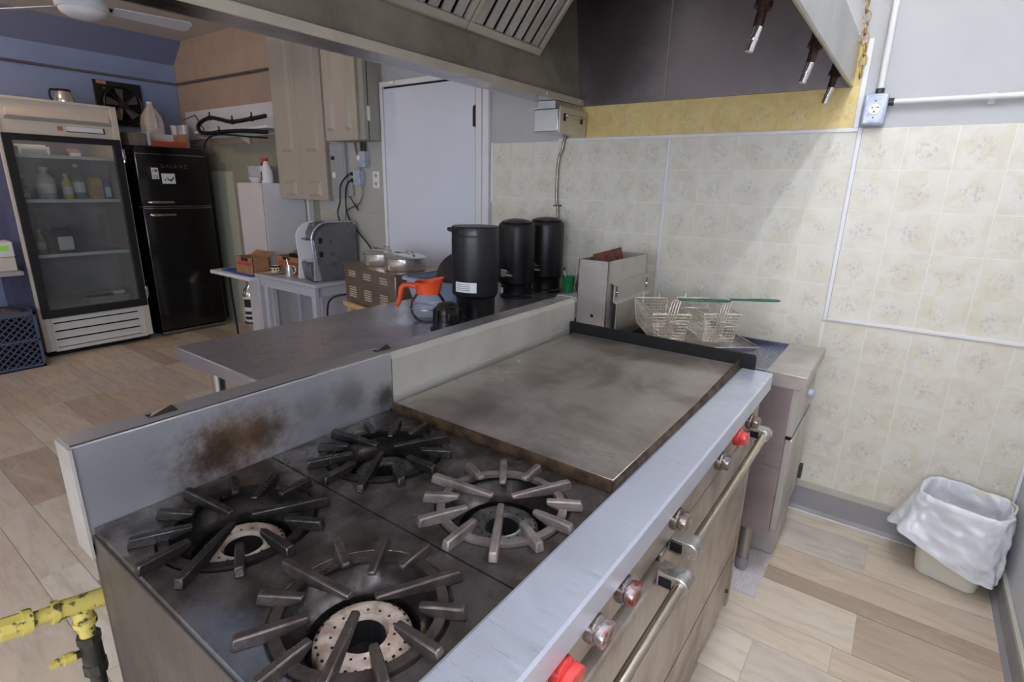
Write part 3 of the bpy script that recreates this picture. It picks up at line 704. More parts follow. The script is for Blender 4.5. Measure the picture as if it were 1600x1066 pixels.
# conduits and outlet on the back wall
t = obj('flexible_conduit', B().tube(spline([(-1.585, W-.018, 1.722), (-1.600, W-.018, 1.70), (-1.606, W-.018, 1.66), (-1.624, W-.018, 1.62), (-1.632, W-.018, 1.55), (-1.632, W-.018, 1.40), (-1.620, W-.018, 1.34), (-1.618, W-.018, 1.2), (-1.616, W-.018, .93)]), .0085, 10), m_flex, world=True, smooth=60,
        label='thin metal flexible conduit running down the tiled wall below the grease box', cat='conduit')
for z in (1.36,): obj('clip', B().box(-1.645, W-.028, z-.004, -1.605, W-.003, z+.004), m_conduitg, t, world=True)
t = thing('wall_outlet', 'galvanised outlet box with one ivory socket at the tileboard corner', 'outlet', (-.197, W-.025, 1.715))
obj('box', B().box(-.238, W-.05, 1.716, -.160, W-.003, 1.830), m_galv, t, world=True, bevel=.006)
obj('cover_plate', B().prism([(-.230, 1.724), (-.168, 1.724), (-.168, 1.80), (-.180, 1.822), (-.218, 1.822), (-.230, 1.80)], 'y', W-.054, W-.05), m_galv, t, world=True, bevel=.0015)
f_ = obj('socket', B().lathe([(0, 0), (.019, 0), (.018, .003), (0, .003)], (-.199, W-.058, 1.773), 24, 'y'), m_ivory, t, world=True, smooth=40)
for x, z, w, h in ((-.207, 1.778, .0025, .008), (-.190, 1.779, .008, .0025), (-.199, 1.764, .005, .005)): obj('slot', B().box(x-w/2, W-.0590, z-h/2, x+w/2, W-.0575, z+h/2), m_dark, f_, world=True)
for z in (1.803, 1.743): obj('screw', B().lathe([(0, 0), (.003, 0), (0, .0015)], (-.199, W-.0555, z), 8, 'y'), m_valve, t, world=True)
t = obj('vertical_conduit', B().cyl((-.194, W-.022, 1.832), (-.203, W-.022, ZC-.001), .0115, n=14), m_conduit, world=True, smooth=50, label='white painted conduit rising straight up from the outlet box', cat='conduit')
obj('connector', B().cyl((-.194, W-.022, 1.830), (-.1945, W-.022, 1.85), .015, n=10), m_valve, t, world=True)
t = obj('horizontal_conduit', B().cyl((-.158, W-.022, 1.800), (XR-.002, W-.022, 1.797), .0105, n=14), m_conduit, world=True, smooth=50, label='white painted conduit running sideways from the outlet box along the wall', cat='conduit')
obj('connector', B().cyl((-.162, W-.022, 1.800), (-.142, W-.022, 1.800), .014, n=10), m_valve, t, world=True)
obj('strap', B().lathe([(.0115, -.009), (.014, -.009), (.014, .009), (.0115, .009), (.0115, -.009)], (.145, W-.022, 1.7985), 14, 'x').box(.136, W-.006, 1.775, .154, W+.004, 1.79), m_conduit, t, world=True)

# ------------------------------------------------------------------ deep fryer, baskets and pan
fy = thing('deep_fryer', 'stainless deep fryer standing between the range and the tiled wall', 'fryer', (-.65, 2.23, 0))
def fo(name, b, m, parent=fy, **k): return obj(name, b, m, parent, world=True, **k)
fo('body', B().box(-1.0, 2.005, .205, -.232, 2.455, .80), m_fryer, bevel=.003)
fo('top_deck', B().box(-1.0, 2.005, .80, -.325, 2.02, .845).box(-1.0, 2.44, .80, -.325, 2.455, .845).box(-.62, 2.02, .80, -.325, 2.44, .826), m_bluegrey)
fo('deck_rim', B().cyl((-.62, 2.012, .846), (-.325, 2.012, .846), .006, n=8), m_tray)
fo('tank_well', B().box(-1.0, 2.02, .80, -.62, 2.44, .805), m_dark)
fo('landing_ledge', B().prism([(-.328, .80), (-.328, .846), (-.324, .85), (-.200, .85), (-.195, .845), (-.195, .81), (-.205, .81), (-.205, .80)], 'y', 2.0, 2.462), m_fryer2, bevel=.002)
fo('front_upper', B().box(-.232, 2.008, .62, -.212, 2.452, .80), m_fryer2)
d = fo('front_door', B().box(-.232, 2.014, .23, -.208, 2.448, .605), m_fryer2, bevel=.003)
fo('door_hinge', B().box(-.209, 2.42, .27, -.195, 2.452, .33), m_valve, parent=d); fo('door_gap', B().box(-.234, 2.008, .606, -.215, 2.452, .619), m_dark)
fo('thermostat_knob', B().lathe([(0, 0), (.02, 0), (.02, .012), (.014, .02), (0, .02)], (-.212, 2.30, .70), 16, 'x'), m_galv, smooth=40)
fo('lower_shroud', B().box(-.70, 2.195, .01, -.224, 2.45, .205), m_fryer2)
for x, y in ((-.31, 2.035), (-.93, 2.035), (-.93, 2.42), (-.27, 2.42)):
    l_ = fo('leg', B().lathe([(0, .205), (.021, .205), (.021, .06), (.0, .06)], (x, y, 0), 18), m_stv, smooth=40)
    fo('foot', B().lathe([(.0, .062), (.023, .062), (.023, .02), (.019, .006), (0, .006)], (x, y, 0), 18), m_st, parent=l_, smooth=40)
fb = B().box(-1.135, 2.05, .79, -1.128, 2.455, 1.165).box(-.997, 2.05, .79, -.990, 2.455, 1.165).box(-1.135, 2.05, .79, -.990, 2.057, 1.165).box(-1.135, 2.448, .79, -.990, 2.455, 1.165)
st_ = fo('flue_stack', fb, m_fryer2, bevel=.002)
fo('side_cover', B().box(-1.13, 2.0475, .80, -1.006, 2.0505, 1.128), m_fryer2, parent=st_)
fo('flue_floor', B().box(-1.13, 2.055, 1.10, -.995, 2.45, 1.105), m_dark, parent=st_)
fo('baffle', B().add([(-1.06, 2.085, 1.11), (-1.06, 2.36, 1.11), (-1.085, 2.36, 1.195), (-1.085, 2.085, 1.185), (-1.063, 2.085, 1.11), (-1.063, 2.36, 1.11), (-1.088, 2.36, 1.195), (-1.088, 2.085, 1.185)], [(0, 1, 2, 3), (7, 6, 5, 4), (0, 4, 5, 1), (1, 5, 6, 2), (2, 6, 7, 3), (3, 7, 4, 0)]), m_rust, parent=st_)
hg = fo('basket_hanger', B().prism([(-.990, 1.075), (-.974, 1.07), (-.974, .995), (-.958, .985), (-.958, .86), (-.962, .86), (-.962, .983), (-.978, .99), (-.978, 1.065), (-.990, 1.07)], 'y', 2.085, 2.45), m_fryer2, parent=st_)
for y in (2.105, 2.43):
    fo('wing_bolt', B().lathe([(0, 0), (.009, 0), (.006, .008), (0, .009)], (-.974, y, 1.03), 10, 'x'), m_chrome, parent=st_, smooth=40); fo('slot', B().box(-.9738, y-.004, 1.01, -.9728, y+.004, 1.058), m_dark, parent=st_)
fo('stain_hole', B().lathe([(0, 0), (.008, .0002), (0, .0004)], (-1.055, 2.0470, .925), 10, 'y'), m_rustfit, parent=st_)
obj('floor_sheet', B().box(-.60, 1.893, .0, -.226, 2.46, .004), m_mat, world=True, label='loose pale vinyl sheet lying on the floor under the fryer leg', cat='floor sheet')
# sheet pan lying askew on the fryer top
t = thing('sheet_pan', 'aluminium sheet pan lying askew on the fryer under the baskets', 'tray', (-.667, 2.262, .852), R(40))
a_, b_, h_ = .165, .225, .022
v = []
for s_, z_ in ((1, h_), (.93, .001)): v += [(a_*s_, b_*s_, z_), (-a_*s_, b_*s_, z_), (-a_*s_, -b_*s_, z_), (a_*s_, -b_*s_, z_)]
obj('pan', B().add(v, [(0, 1, 5, 4), (1, 2, 6, 5), (2, 3, 7, 6), (3, 0, 4, 7), (4, 5, 6, 7)]), m_tray, t)
obj('rolled_rim', B().tube([(a_, b_, h_), (-a_, b_, h_), (-a_, -b_, h_), (a_, -b_, h_)], .0042, 8, closed=True), m_tray, t, smooth=60)
# wire baskets
def basket(loc, rz, lab):
    t = thing('fryer_basket', lab, 'basket', loc, rz, 'wire fryer baskets')
    hw, hl, h = .075, .165, .118; bw, bl = .060, .150
    top = [(hw, hl), (-hw, hl), (-hw, -hl), (hw, -hl)]; bot = [(bw, bl), (-bw, bl), (-bw, -bl), (bw, -bl)]
    f_ = B().tube([(x, y, h) for x, y in top], .0040, 6, closed=True).tube([(x, y, .004) for x, y in bot], .0025, 6, closed=True)
    for (x, y), (u, w) in zip(top, bot): f_.tube([(x, y, h), (u, w, .004)], .0022, 5)
    obj('frame', f_, m_wire, t, smooth=60)
    def lerp(p, q, s): return tuple(p[i]+(q[i]-p[i])*s for i in range(len(p)))
    for s_ in range(4):
        A, Bq = top[s_], top[(s_+1) % 4]; Cq, D = bot[s_], bot[(s_+1) % 4]; m_ = B()
        n = 11 if s_ % 2 == 0 else 23
        for i in range(1, n): m_.tube([(*lerp(A, Bq, i/n), h), (*lerp(Cq, D, i/n), .004)], .0010, 3, caps=False)
        for j in range(1, 9):
            q = j/9; m_.tube([(*lerp(A, Cq, q), h+(.004-h)*q), (*lerp(Bq, D, q), h+(.004-h)*q)], .0010, 3, caps=False)
        obj('mesh_side', m_, m_wire, t)
    m_ = B()
    for i in range(1, 11): m_.tube([(-bw+2*bw*i/11, -bl, .004), (-bw+2*bw*i/11, bl, .004)], .0010, 3, caps=False)
    for i in range(1, 24): m_.tube([(-bw, -bl+2*bl*i/24, .004), (bw, -bl+2*bl*i/24, .004)], .0010, 3, caps=False)
    obj('mesh_floor', m_, m_wire, t)
    hz = h+.062
    hb = B()
    for i in range(4):
        x = -.016+i*.0105; hb.tube([(x-.012, -bl-.003, .0), (x, -hl-.005, h), (x+.010, -hl-.007, hz-.006), (x+.022, -hl-.005, hz)], .0025, 6)
    hb.tube([(-.03, -bl-.006, .03), (.02, -bl-.008, .03)], .002, 5).tube([(-.016, -hl-.007, h-.03), (.03, -hl-.007, h-.03)], .002, 5)
    obj('handle_wires', hb, m_wire, t, smooth=60)
    gr = B(); 
    for s_ in (-1, 1): gr.tube([(.020, -hl-.005+.003*s_, hz), (.09, -hl-.004+.006*s_, hz-.001), (.12, -hl-.004+.014*s_, hz-.001), (.20, -hl-.004+.013*s_, hz-.002), (.215, -hl-.004+.006*s_, hz-.002), (.218, -hl-.004, hz-.002)], .0036, 8)
    obj('green_grip', gr, m_greenrub, t, smooth=60, label='green rubber grip')
    for x in (-.035, .035): obj('hook', B().tube([(x, hl, .0+h-.04), (x, hl+.003, h+.012), (x, hl+.009, h+.026), (x, hl+.018, h+.026), (x, hl+.02, h+.014)], .0022, 6), m_wire, t, smooth=60)
    return t
basket((-.795, 2.168, .870), R(36), 'wire fryer basket with green grip nearer the flue stack')
basket((-.645, 2.305, .870), R(38), 'wire fryer basket with green grip farther from the flue stack')
t = thing('utensil_handle', 'grey hollow metal utensil handle resting across the fryer baskets', 'utensil', (-.66, 2.20, .985), R(30))
obj('shaft', B().box(-.09, -.007, .0, .05, .007, .012), m_tray, t, bevel=.002)
obj('end_hole', B().box(.0495, -.005, .002, .0505, .005, .010), m_dark, t)

# ------------------------------------------------------------------ waste bin and its bag
t = thing('waste_bin', 'small off-white plastic waste bin in the corner by the baseboard', 'bin', (.362, 2.512, 0), R(-14))
BS = 1.10
def rr(hx, hy, r, n=6):
    o = []
    for cx, cy, a0 in ((hx-r, hy-r, 0), (-hx+r, hy-r, 90), (-hx+r, -hy+r, 180), (hx-r, -hy+r, 270)):
        for k in range(n+1): a = R(a0+90*k/n); o.append((cx+r*math.cos(a), cy+r*math.sin(a)))
    return o
def loft(rings, cap0=True, cap1=False):
    b = B(); n = len(rings[0]); v = [p for r_ in rings for p in r_]; f = []
    for i in range(len(rings)-1):
        for k in range(n): f.append((i*n+k, i*n+(k+1) % n, (i+1)*n+(k+1) % n, (i+1)*n+k))
    if cap0: f.append(tuple(range(n))[::-1])
    if cap1: f.append(tuple((len(rings)-1)*n+k for k in range(n)))
    return b.add(v, f)
def bin_ring(hx, hy, r, z): return [(x, y, z) for x, y in rr(hx, hy, r)]
obj('shell', loft([bin_ring(.088*BS, .070*BS, .035, .002), bin_ring(.092*BS, .074*BS, .04, .02), bin_ring(.124*BS, .100*BS, .05, .345), bin_ring(.118*BS, .094*BS, .045, .345), bin_ring(.086*BS, .068*BS, .035, .02)]), m_bin, t, smooth=50)
bag = []; rb = random.Random(5); N = 28
def bagring(hx, hy, z, amp, zamp=0):
    o = []
    for k, (x, y) in enumerate(rr(hx, hy, min(hx, hy)*.55)):
        s_ = 1+amp*(rb.random()-.5)*2; o.append((x*s_, y*s_, z+zamp*(rb.random()-.5)*2))
    return o
rings = []; nb = len(rr(.1, .1, .05))
spec = [(.082, .064, .06, .00), (.095, .078, .2, .00), (.113, .090, .335, .002), (.127, .103, .354, .002), (.135, .111, .338, .004), (.139, .116, .295, .010), (.145, .122, .24, .018), (.152, .129, .195, .028), (.156, .133, .155, .038)]
rb = random.Random(4); ph = [rb.uniform(0, 6.28) for _ in range(6)]
for i, (hx, hy, z, am) in enumerate(spec):
    ring = []
    for k, (x, y) in enumerate(rr(hx, hy, min(hx, hy)*.55)):
        a = math.atan2(y, x); fold = am*(.5*math.sin(7*a+ph[0]+i*.25)+.35*math.sin(12*a+ph[1]-i*.3)+.25*math.sin(19*a+ph[2]))
        s_ = 1+fold/math.hypot(x, y); zz = z
        if i >= 5:                                            # uneven hem: long on the near right, short at the back left
            w_ = (i-4)/4; near = max(0, math.cos(a+.9)); zz += w_*(.035*math.sin(2*a+ph[3])+.018*math.sin(5*a+ph[4])-.075*near+.02)
            if math.cos(a-3.3) > .55: s_ += .26*w_*(math.cos(a-3.3)-.55)/.45; zz -= .03*w_*(math.cos(a-3.3)-.55)/.45
        q = Matrix.Rotation(R(-14), 3, 'Z') @ Vector((x*s_*BS, y*s_*BS, 0)); q.x = min(q.x, XR-.03-.362); q.y = min(q.y, W-.03-2.512)   # the bag is squashed against the walls
        q = Matrix.Rotation(R(14), 3, 'Z') @ q; ring.append((q.x, q.y, zz))
    rings.append(ring)
bo = obj('bin_bag', loft(rings, cap0=True), m_bag, None, smooth=70, label='thin white bin bag folded over the rim of the waste bin', cat='bin bag')
bo.location = (.362, 2.512, 0); bo.rotation_euler = (0, 0, R(-14))
sm = bo.modifiers.new('sub', 'SUBSURF'); sm.levels = 3; sm.render_levels = 3
tx = bpy.data.textures.new('crumple', 'CLOUDS'); tx.noise_scale = .045; dm = bo.modifiers.new('crumple', 'DISPLACE'); dm.texture = tx; dm.strength = .014; dm.texture_coords = 'GLOBAL'
tx2 = bpy.data.textures.new('crinkle', 'VORONOI'); tx2.noise_scale = .05; dm2 = bo.modifiers.new('crinkle', 'DISPLACE'); dm2.texture = tx2; dm2.strength = .012; dm2.mid_level = .4; dm2.texture_coords = 'GLOBAL'

# ------------------------------------------------------------------ gas pipe behind the range
t = thing('gas_pipe', 'yellow painted gas pipe and tee behind the near end of the range', 'pipe', (-1.06, .19, 0))
X = -1.06; PZ = lambda y: .738+(.19-y)*.21
def along(y0, y1): return (X, y0, PZ(y0)), (X, y1, PZ(y1))
obj('pipe', B().tube([along(.17, 0)[0], along(-.10, 0)[0], (X, -.14, PZ(-.12)-.015), (X, -.15, PZ(-.12)-.05), (X, -.15, .0)], .0125, 18), m_yellow, t, world=True, smooth=50)
obj('tee', B().cyl(*along(.156, .26), .0165, n=20).cyl(*along(.150, .159), .0195, n=20).cyl((X, .19, .738), (X, .19, .698), .0155, n=20).cyl((X, .19, .706), (X, .19, .696), .018, n=20), m_yellow, t, world=True, smooth=40)
obj('coupling', B().cyl(*along(.122, .085), .0185, n=8).cyl(*along(.124, .112), .0205, n=20), m_yellow, t, world=True, smooth=30)
obj('riser', B().cyl(*along(.26, .27), .0125, n=18).tube([(X, .26, .722), (X, .45, .70), (X, .6, .60), (X, .62, .2), (X, .62, .0)], .0125, 14), m_yellow, t, world=True, smooth=60)
obj('nipple', B().cyl((X, .19, .70), (X, .19, .662), .0125, n=16), m_yellow, t, world=True, smooth=40)
v_ = obj('valve', B().cyl((X, .19, .672), (X, .19, .658), .0185, n=8).cyl((X, .19, .658), (X, .19, .612), .0165, n=14).cyl((X, .19, .612), (X, .19, .59), .0185, n=8), m_valve, t, world=True, smooth=30)
obj('valve_stem', B().cyl((X, .19, .638), (X, .160, .644), .007, n=10), m_valve, v_, world=True)
obj('valve_cap', B().cyl((X, .166, .643), (X, .150, .646), .0098, n=8).box(X-.005, .132, .643, X+.005, .151, .653), m_yellow, v_, world=True)
obj('hose', B().tube([(X, .19, .592), (X, .19, .40), (X+.005, .22, .2), (X+.02, .3, .13), (X+.06, .34, .13)], .0125, 12), m_valve, t, world=True, smooth=60)

# ------------------------------------------------------------------ steel work table and what stands on it
t = thing('work_table', 'long stainless work table behind the range', 'table', (-1.52, 1.7, 0))
TZ = .90
obj('table_top', B().prism([(-1.97, .752), (-1.99, .762), (-1.99, 2.655), (-1.145, 2.655), (-1.145, .752)], 'z', TZ-.045, TZ), m_tablest, t, world=True, bevel=.006)
for x in (-1.91, -1.2):
    for y in (.85, 2.56): obj('leg', B().cyl((x, y, .0), (x, y, TZ-.045), .021, n=18), m_st, t, world=True, smooth=50)
obj('lower_shelf', B().box(-1.94, .80, .22, -1.17, 2.61, .24), m_tablest, t, world=True)
m_apwhite = m_print
def airpot(x, y, r, zt, zm, lab, kind):
    t = thing('coffee_server', lab, 'airpot', (x, y, TZ), R(-36), 'black coffee servers on the work table')
    h = zt-TZ; m = zm-TZ
    obj('base', B().lathe([(0, 0), (r*.92, 0), (r*.92, .012), (r*.84, .02), (r*.84, m-.012), (r*.9, m-.004), (0, m-.004)], (.012, 0, 0), 36), m_black, t, smooth=40)
    obj('body', B().lathe([(0, m), (r*.97, m), (r, m+.008), (r, h-.05), (r*.985, h-.036), (r*.93, h-.024), (0, h-.024)], n=40), m_airpot, t, smooth=40)
    if kind == 0:
        obj('collar', B().lathe([(0, h-.03), (r*1.0, h-.034), (r*1.0, h-.006), (r*.97, h), (r*.3, h), (0, h+.002)], n=40), m_black, t, smooth=40)
        obj('lid_catch', B().box(-.045, -r*1.0-.012, h-.024, -.005, -r*.93, h-.008), m_black, t, bevel=.004)
        obj('side_rail', B().box(-r-.008, -.012, m+.02, -r+.004, .012, h-.05), m_black, t, bevel=.002)
        st = obj('sticker', B().lathe([(r+.0008, m+.02), (r+.0008, m+.062)], n=60, arc=.16).xf(Matrix.Rotation(R(-68), 4, 'Z')), m_print, t, smooth=60, label='white sticker')
        for k in range(4): obj('sticker_line', B().lathe([(r+.0012, m+.028+k*.008), (r+.0012, m+.030+k*.008)], n=80, arc=.10).xf(Matrix.Rotation(R(-62), 4, 'Z')), m_ink, st)
    else:
        obj('lid', B().lathe([(0, h-.03), (r*.80, h-.028), (r*.84, h-.02), (r*.84, h-.014), (r*.6, h-.006), (r*.3, h), (0, h)], n=36), m_black, t, smooth=40)
        obj('lid_knob', B().box(-r-.006, -.018, h-.028, -r+.03, .006, h-.012), m_black, t, bevel=.004)
        pr_ = random.Random(kind)
        lb = B()
        for k in range(6):
            lb.lathe([(r+.0008, m+.036+k*.0065), (r+.0008, m+.0385+k*.0065+(.002 if k == 5 else 0))], n=90, arc=.02+.10*pr_.random()*(1 if k < 5 else .7)+.015)
        lb.xf(Matrix.Rotation(R(-72 if kind == 1 else -86), 4, 'Z')); obj('printed_text', lb, m_print, t, label='small white printed lines')
        obj('sight_gauge', B().box(.02, -r*.9-.004, .02, .034, -r*.8, m-.02), m_chrome, t, bevel=.002)
    obj('faucet', B().cyl((-.02, -r*.8, m-.03), (-.02, -r*1.25, m-.035), .012, n=10).cyl((-.02, -r*1.2, m-.02), (-.02, -r*1.2, m-.06), .01, n=10), m_black, t, smooth=50).rotation_euler = (0, 0, R(-90))
airpot(-1.475, 1.76, .099, 1.297, 1.01, 'largest black coffee server, with a white sticker, beside the glass decanter', 0)
airpot(-1.64, 2.29, .096, 1.300, .975, 'black coffee server with white printing, middle of the three', 1)
airpot(-1.615, 2.535, .096, 1.302, .985, 'black coffee server with white printing, nearest the tiled wall', 2)
# glass decanter with orange collar; its handle points to the photo's left
t = thing('coffee_decanter', 'round glass coffee decanter with orange handle and collar on the work table', 'coffee pot', (-1.60, 1.60, TZ), R(36))
obj('globe', B().lathe([(0, .002), (.045, .002), (.060, .010), (.074, .038), (.077, .060), (.070, .088), (.054, .112), (.044, .122), (.0425, .121), (.052, .110), (.068, .087), (.0745, .060), (.072, .039), (.058, .012), (.044, .0045), (0, .0045)], n=40), m_glass, t, smooth=60)
obj('band', B().lathe([(.0775, .058), (.0780, .058), (.0780, .061), (.0775, .061)], n=40), m_chrome, t)
cl = B().lathe([(.046, .116), (.050, .118), (.050, .150), (.056, .166), (.054, .168), (.046, .152), (.044, .118)], n=36)
for i, (x, y, z) in enumerate(cl.v):
    if z > .145 and x > 0: cl.v[i] = (x*1.28, y*.95, z+.018*x/.05)
obj('collar', cl, m_orange, t, smooth=50)
obj('handle', B().tube([(-.045, 0, .146), (-.075, 0, .152), (-.100, 0, .150), (-.112, 0, .135), (-.118, 0, .10), (-.128, 0, .07), (-.135, 0, .058)], [.012, .011, .012, .012, .011, .0105, .008], 10), m_orange, t, smooth=60)
# black ribbed brew basket turned upside down
t = thing('brew_basket', 'black ribbed plastic brew basket upside down beside the glass decanter', 'brew basket', (-1.435, 1.545, TZ), R(-36))
obj('cone', B().lathe([(0, .003), (.066, .003), (.066, .010), (.060, .012), (.058, .04), (.056, .042), (.055, .066), (.053, .068), (.050, .088), (.040, .104), (.018, .112), (0, .112)], n=30), m_black, t, smooth=30)
obj('rim', B().lathe([(.060, .0), (.072, .0), (.072, .006), (.060, .006), (.060, 0)], n=30), m_black, t, smooth=40)
obj('handle_tab', B().prism([(.03, .04), (.105, .05), (.105, .085), (.03, .098)], 'y', -.02, .02), m_black, t, bevel=.004)
for k in range(10): obj('rib', B().box(-.002, .052, .012, .002, .061, .085).xf(Matrix.Rotation(2*math.pi*k/10, 4, 'Z')), m_black, t)
# grey bus tub with a dark pan in it
t = thing('bus_tub', 'grey-blue plastic tub on the work table behind the glass decanter', 'tub', (-1.80, 1.955, TZ))
obj('shell', loft([[(x, y, .003) for x, y in rr(.145, .135, .04)], [(x, y, .120) for x, y in rr(.172, .160, .045)], [(x, y, .120) for x, y in rr(.166, .154, .042)], [(x, y, .008) for x, y in rr(.140, .130, .038)]], cap1=True), m_greytub, t, smooth=40)
obj('rim', loft([[(x, y, .118) for x, y in rr(.168, .156, .045)], [(x, y, .112) for x, y in rr(.186, .174, .05)], [(x, y, .124) for x, y in rr(.186, .174, .05)], [(x, y, .126) for x, y in rr(.168, .156, .045)]], cap0=False), m_greytub, t, smooth=40)
t = thing('round_pan', 'dark round pan leaning up inside the grey tub', 'pan', (-1.78, 2.0, .925))
pb_ = B().lathe([(0, .012), (.105, .012), (.122, .0), (.124, -.008), (.118, -.008), (.104, .004), (0, .004)], n=40).xf(Matrix.Translation((0, 0, .105)) @ Matrix.Rotation(R(20), 4, 'Z') @ Matrix.Rotation(R(62), 4, 'X'))
obj('dish', pb_, m_pad, t, smooth=40)
# far end of the table
obj('green_cup', B().lathe([(0, 0), (.026, 0), (.034, .082), (.036, .084), (.032, .084), (.025, .006), (0, .006)], n=24), m_green, smooth=40, label='green plastic tumbler at the far end of the work table', cat='cup').location = (-1.40, 2.43, TZ+.031)
t = thing('spoon', 'brown and white stirring stick standing in the green tumbler', 'utensil', (-1.40, 2.43, TZ+.04))
obj('stick', B().cyl((0, 0, 0), (-.03, .0, .105), .003, n=6), m_print, t); obj('tip', B().lathe([(0, -.012), (.010, 0), (0, .012)], (-.031, 0, .108), 10), m_rust, t, smooth=60)
cb = B().lathe([(.0, 0), (.06, .0), (.075, .04), (.068, .10), (.045, .14), (.02, .17), (0, .175)], n=14)
rq = random.Random(9); cb.v = [(x*(1+.3*(rq.random()-.5)), y*(.7+.3*(rq.random()-.5)), z) for x, y, z in cb.v]
o = obj('plastic_bag', cb, m_bag, smooth=70, label='crumpled clear plastic bag by the wall behind the green tumbler', cat='bag'); o.location = (-1.36, 2.58, TZ)
obj('dark_caddy', B().box(-1.36, 2.47, TZ, -1.28, 2.54, TZ+.075), m_pad, world=True, bevel=.006, label='small dark blue box between the plastic bag and the fryer flue', cat='box')
t = thing('napkin_stack', 'flat pile of paper napkins at the far end of the work table', 'napkins', (-1.36, 2.42, TZ))
for k in range(4): obj('napkin', B().box(-.075+.006*k, -.07, .007*k, .085-.004*k, .07, .007*k+.0065), m_print, t, bevel=.002)

# ------------------------------------------------------------------ food warmer on a wooden-topped table
WR = R(-10)
t = thing('wooden_table', 'narrow table with a tan wooden top under the food warmer', 'table', (-2.81, 2.06, 0), WR)
obj('top', B().box(0, 0, .715, .76, .42, .745), m_wood, t, bevel=.003)
for x in (.04, .72):
    for y in (.04, .38): obj('leg', B().box(x-.02, y-.02, 0, x+.02, y+.02, .715), m_wood, t)
t = thing('food_warmer', 'bronze steel food warmer with slotted vents on the wooden table', 'warmer', (-2.79, 2.072, .745), WR)
obj('cabinet', B().box(0, 0, .008, .58, .34, .228), m_brown, t, bevel=.004)
obj('top_plate', B().box(-.008, -.008, .228, .588, .348, .238), m_brown, t, bevel=.003)
for cx in (.10, .28, .46):
    for z0, n in ((.165, 3), (.04, 5)):
        for k in range(n): obj('vent_slot', B().add([(cx-.04, -.001, z0+k*.014), (cx+.04, -.001, z0+k*.014), (cx+.04, -.008, z0+k*.014+.004), (cx-.04, -.008, z0+k*.014+.004), (cx+.04, -.001, z0+k*.014+.009), (cx-.04, -.001, z0+k*.014+.009)], [(0, 1, 2, 3), (3, 2, 4, 5), (0, 3, 5), (1, 4, 2)]), m_wire, t)
for x in (.03, .55):
    for y in (.03, .31): obj('foot', B().cyl((x, y, 0), (x, y, .008), .012, n=10), m_black, t)
def wpot(x, y, lab):
    q = Matrix.Rotation(WR, 4, 'Z') @ Vector((x, y, 0)); t = thing('lidded_pot', lab, 'pot', (-2.79+q.x, 2.072+q.y, .983), WR, 'lidded pots on the food warmer')
    obj('pot', B().lathe([(0, .001), (.112, .001), (.116, .006), (.116, .064), (.122, .066), (.122, .070), (.114, .070), (.112, .008), (0, .006)], n=40), m_pot, t, smooth=40)
    l_ = obj('lid', B().lathe([(.120, .072), (.114, .079), (.07, .090), (0, .094)], n=40), m_pot, t, smooth=40)
    obj('hinge_line', B().box(-.10, -.0015, .083, .10, .0015, .0955), m_st, l_)
    obj('knob', B().tube([(-.03, .03, .086), (-.03, .03, .104), (.03, .03, .104), (.03, .03, .086)], .004, 6), m_pot, l_, smooth=60)
wpot(.19, .16, 'polished lidded pot on the warmer, nearer the coffee machine'); wpot(.445, .155, 'polished lidded pot on the warmer, nearer the grey tub')

# ------------------------------------------------------------------ pale grey table with the coffee machine
t = thing('side_table', 'small pale grey table carrying the coffee machine', 'table', (-3.765, 2.43, 0))
obj('top', B().box(-4.17, 2.235, .722, -3.36, 2.63, .75), m_greytable, t, world=True, bevel=.008)
obj('apron', B().box(-4.13, 2.26, .65, -3.40, 2.275, .722), m_greytable, t, world=True)
obj('apron', B().box(-3.41, 2.26, .65, -3.395, 2.6, .722), m_greytable, t, world=True)
for x, y in ((-4.14, 2.255), (-4.14, 2.60), (-3.395, 2.255), (-3.395, 2.60)): obj('leg', B().box(x-.022, y-.018, 0, x+.022, y+.018, .722), m_greytable, t, world=True, bevel=.004)
obj('leg', B().box(-4.085, 2.262, 0, -4.05, 2.29, .70), m_greytable, t, world=True, bevel=.004)
obj('back_panel', B().box(-4.10, 2.60, .12, -3.42, 2.612, .70), m_greypanel, t, world=True)
obj('brace', B().box(-3.83, 2.585, .1, -3.80, 2.60, .69), m_greytable, t, world=True)
t = thing('coffee_machine', 'silver and grey capsule coffee machine on the pale grey table', 'coffee machine', (-3.455, 2.30, .75), R(-17))
# local frame: x to the right along the front, y into the depth; front right bottom corner is the origin
def arch(x0, x1, d0, d1, h, r): return [(d0, 0), (d1, 0), (d1, h-.02), (d1-.02, h), (d0+r, h)]+[(d0+r-r*math.sin(a), h-r+r*math.cos(a)) for a in [R(9*k) for k in range(1, 10)]]+[(d0+.012, h*.35)]
obj('side_panel', B().prism([(y+.012, z*.965) for y, z in arch(0, 0, .015, .32, .43, .13)], 'x', -.020, 0), m_coffee, t)
obj('side_panel', B().prism(arch(0, 0, -.045, .30, .425, .13), 'x', -.25, -.228), m_white, t, bevel=.004)
ed = arch(0, 0, .0, .325, .432, .135)
rim = B(); n = len(ed)
for i in range(n):
    a, b_ = ed[i], ed[(i+1) % n]
obj('edge_trim', B().tube([(-.003, y, z) for y, z in ed[2:]]+[(-.003, .004, .012)], .0065, 10), m_silver, t, smooth=60)
obj('front_stripe', B().prism([(-.004, .008), (.055, .008), (.030, .15), (.016, .27), (.008, .27), (.0, .15)], 'x', -.004, .0025), m_silver, t)
obj('core', B().prism([(.11, .02), (.325, .02), (.325, .41), (.15, .425), (.11, .40)], 'x', -.228, -.02), m_coffee, t)
hdd = obj('brew_head', B().prism([(.02, .30), (.11, .30), (.15, .428), (.09, .425), (.045, .40), (.018, .345)], 'x', -.20, -.035), m_coffee, t, bevel=.008)
obj('head_visor', B().box(-.232, -.01, .295, -.10, .08, .303), m_coffee, t, bevel=.003)
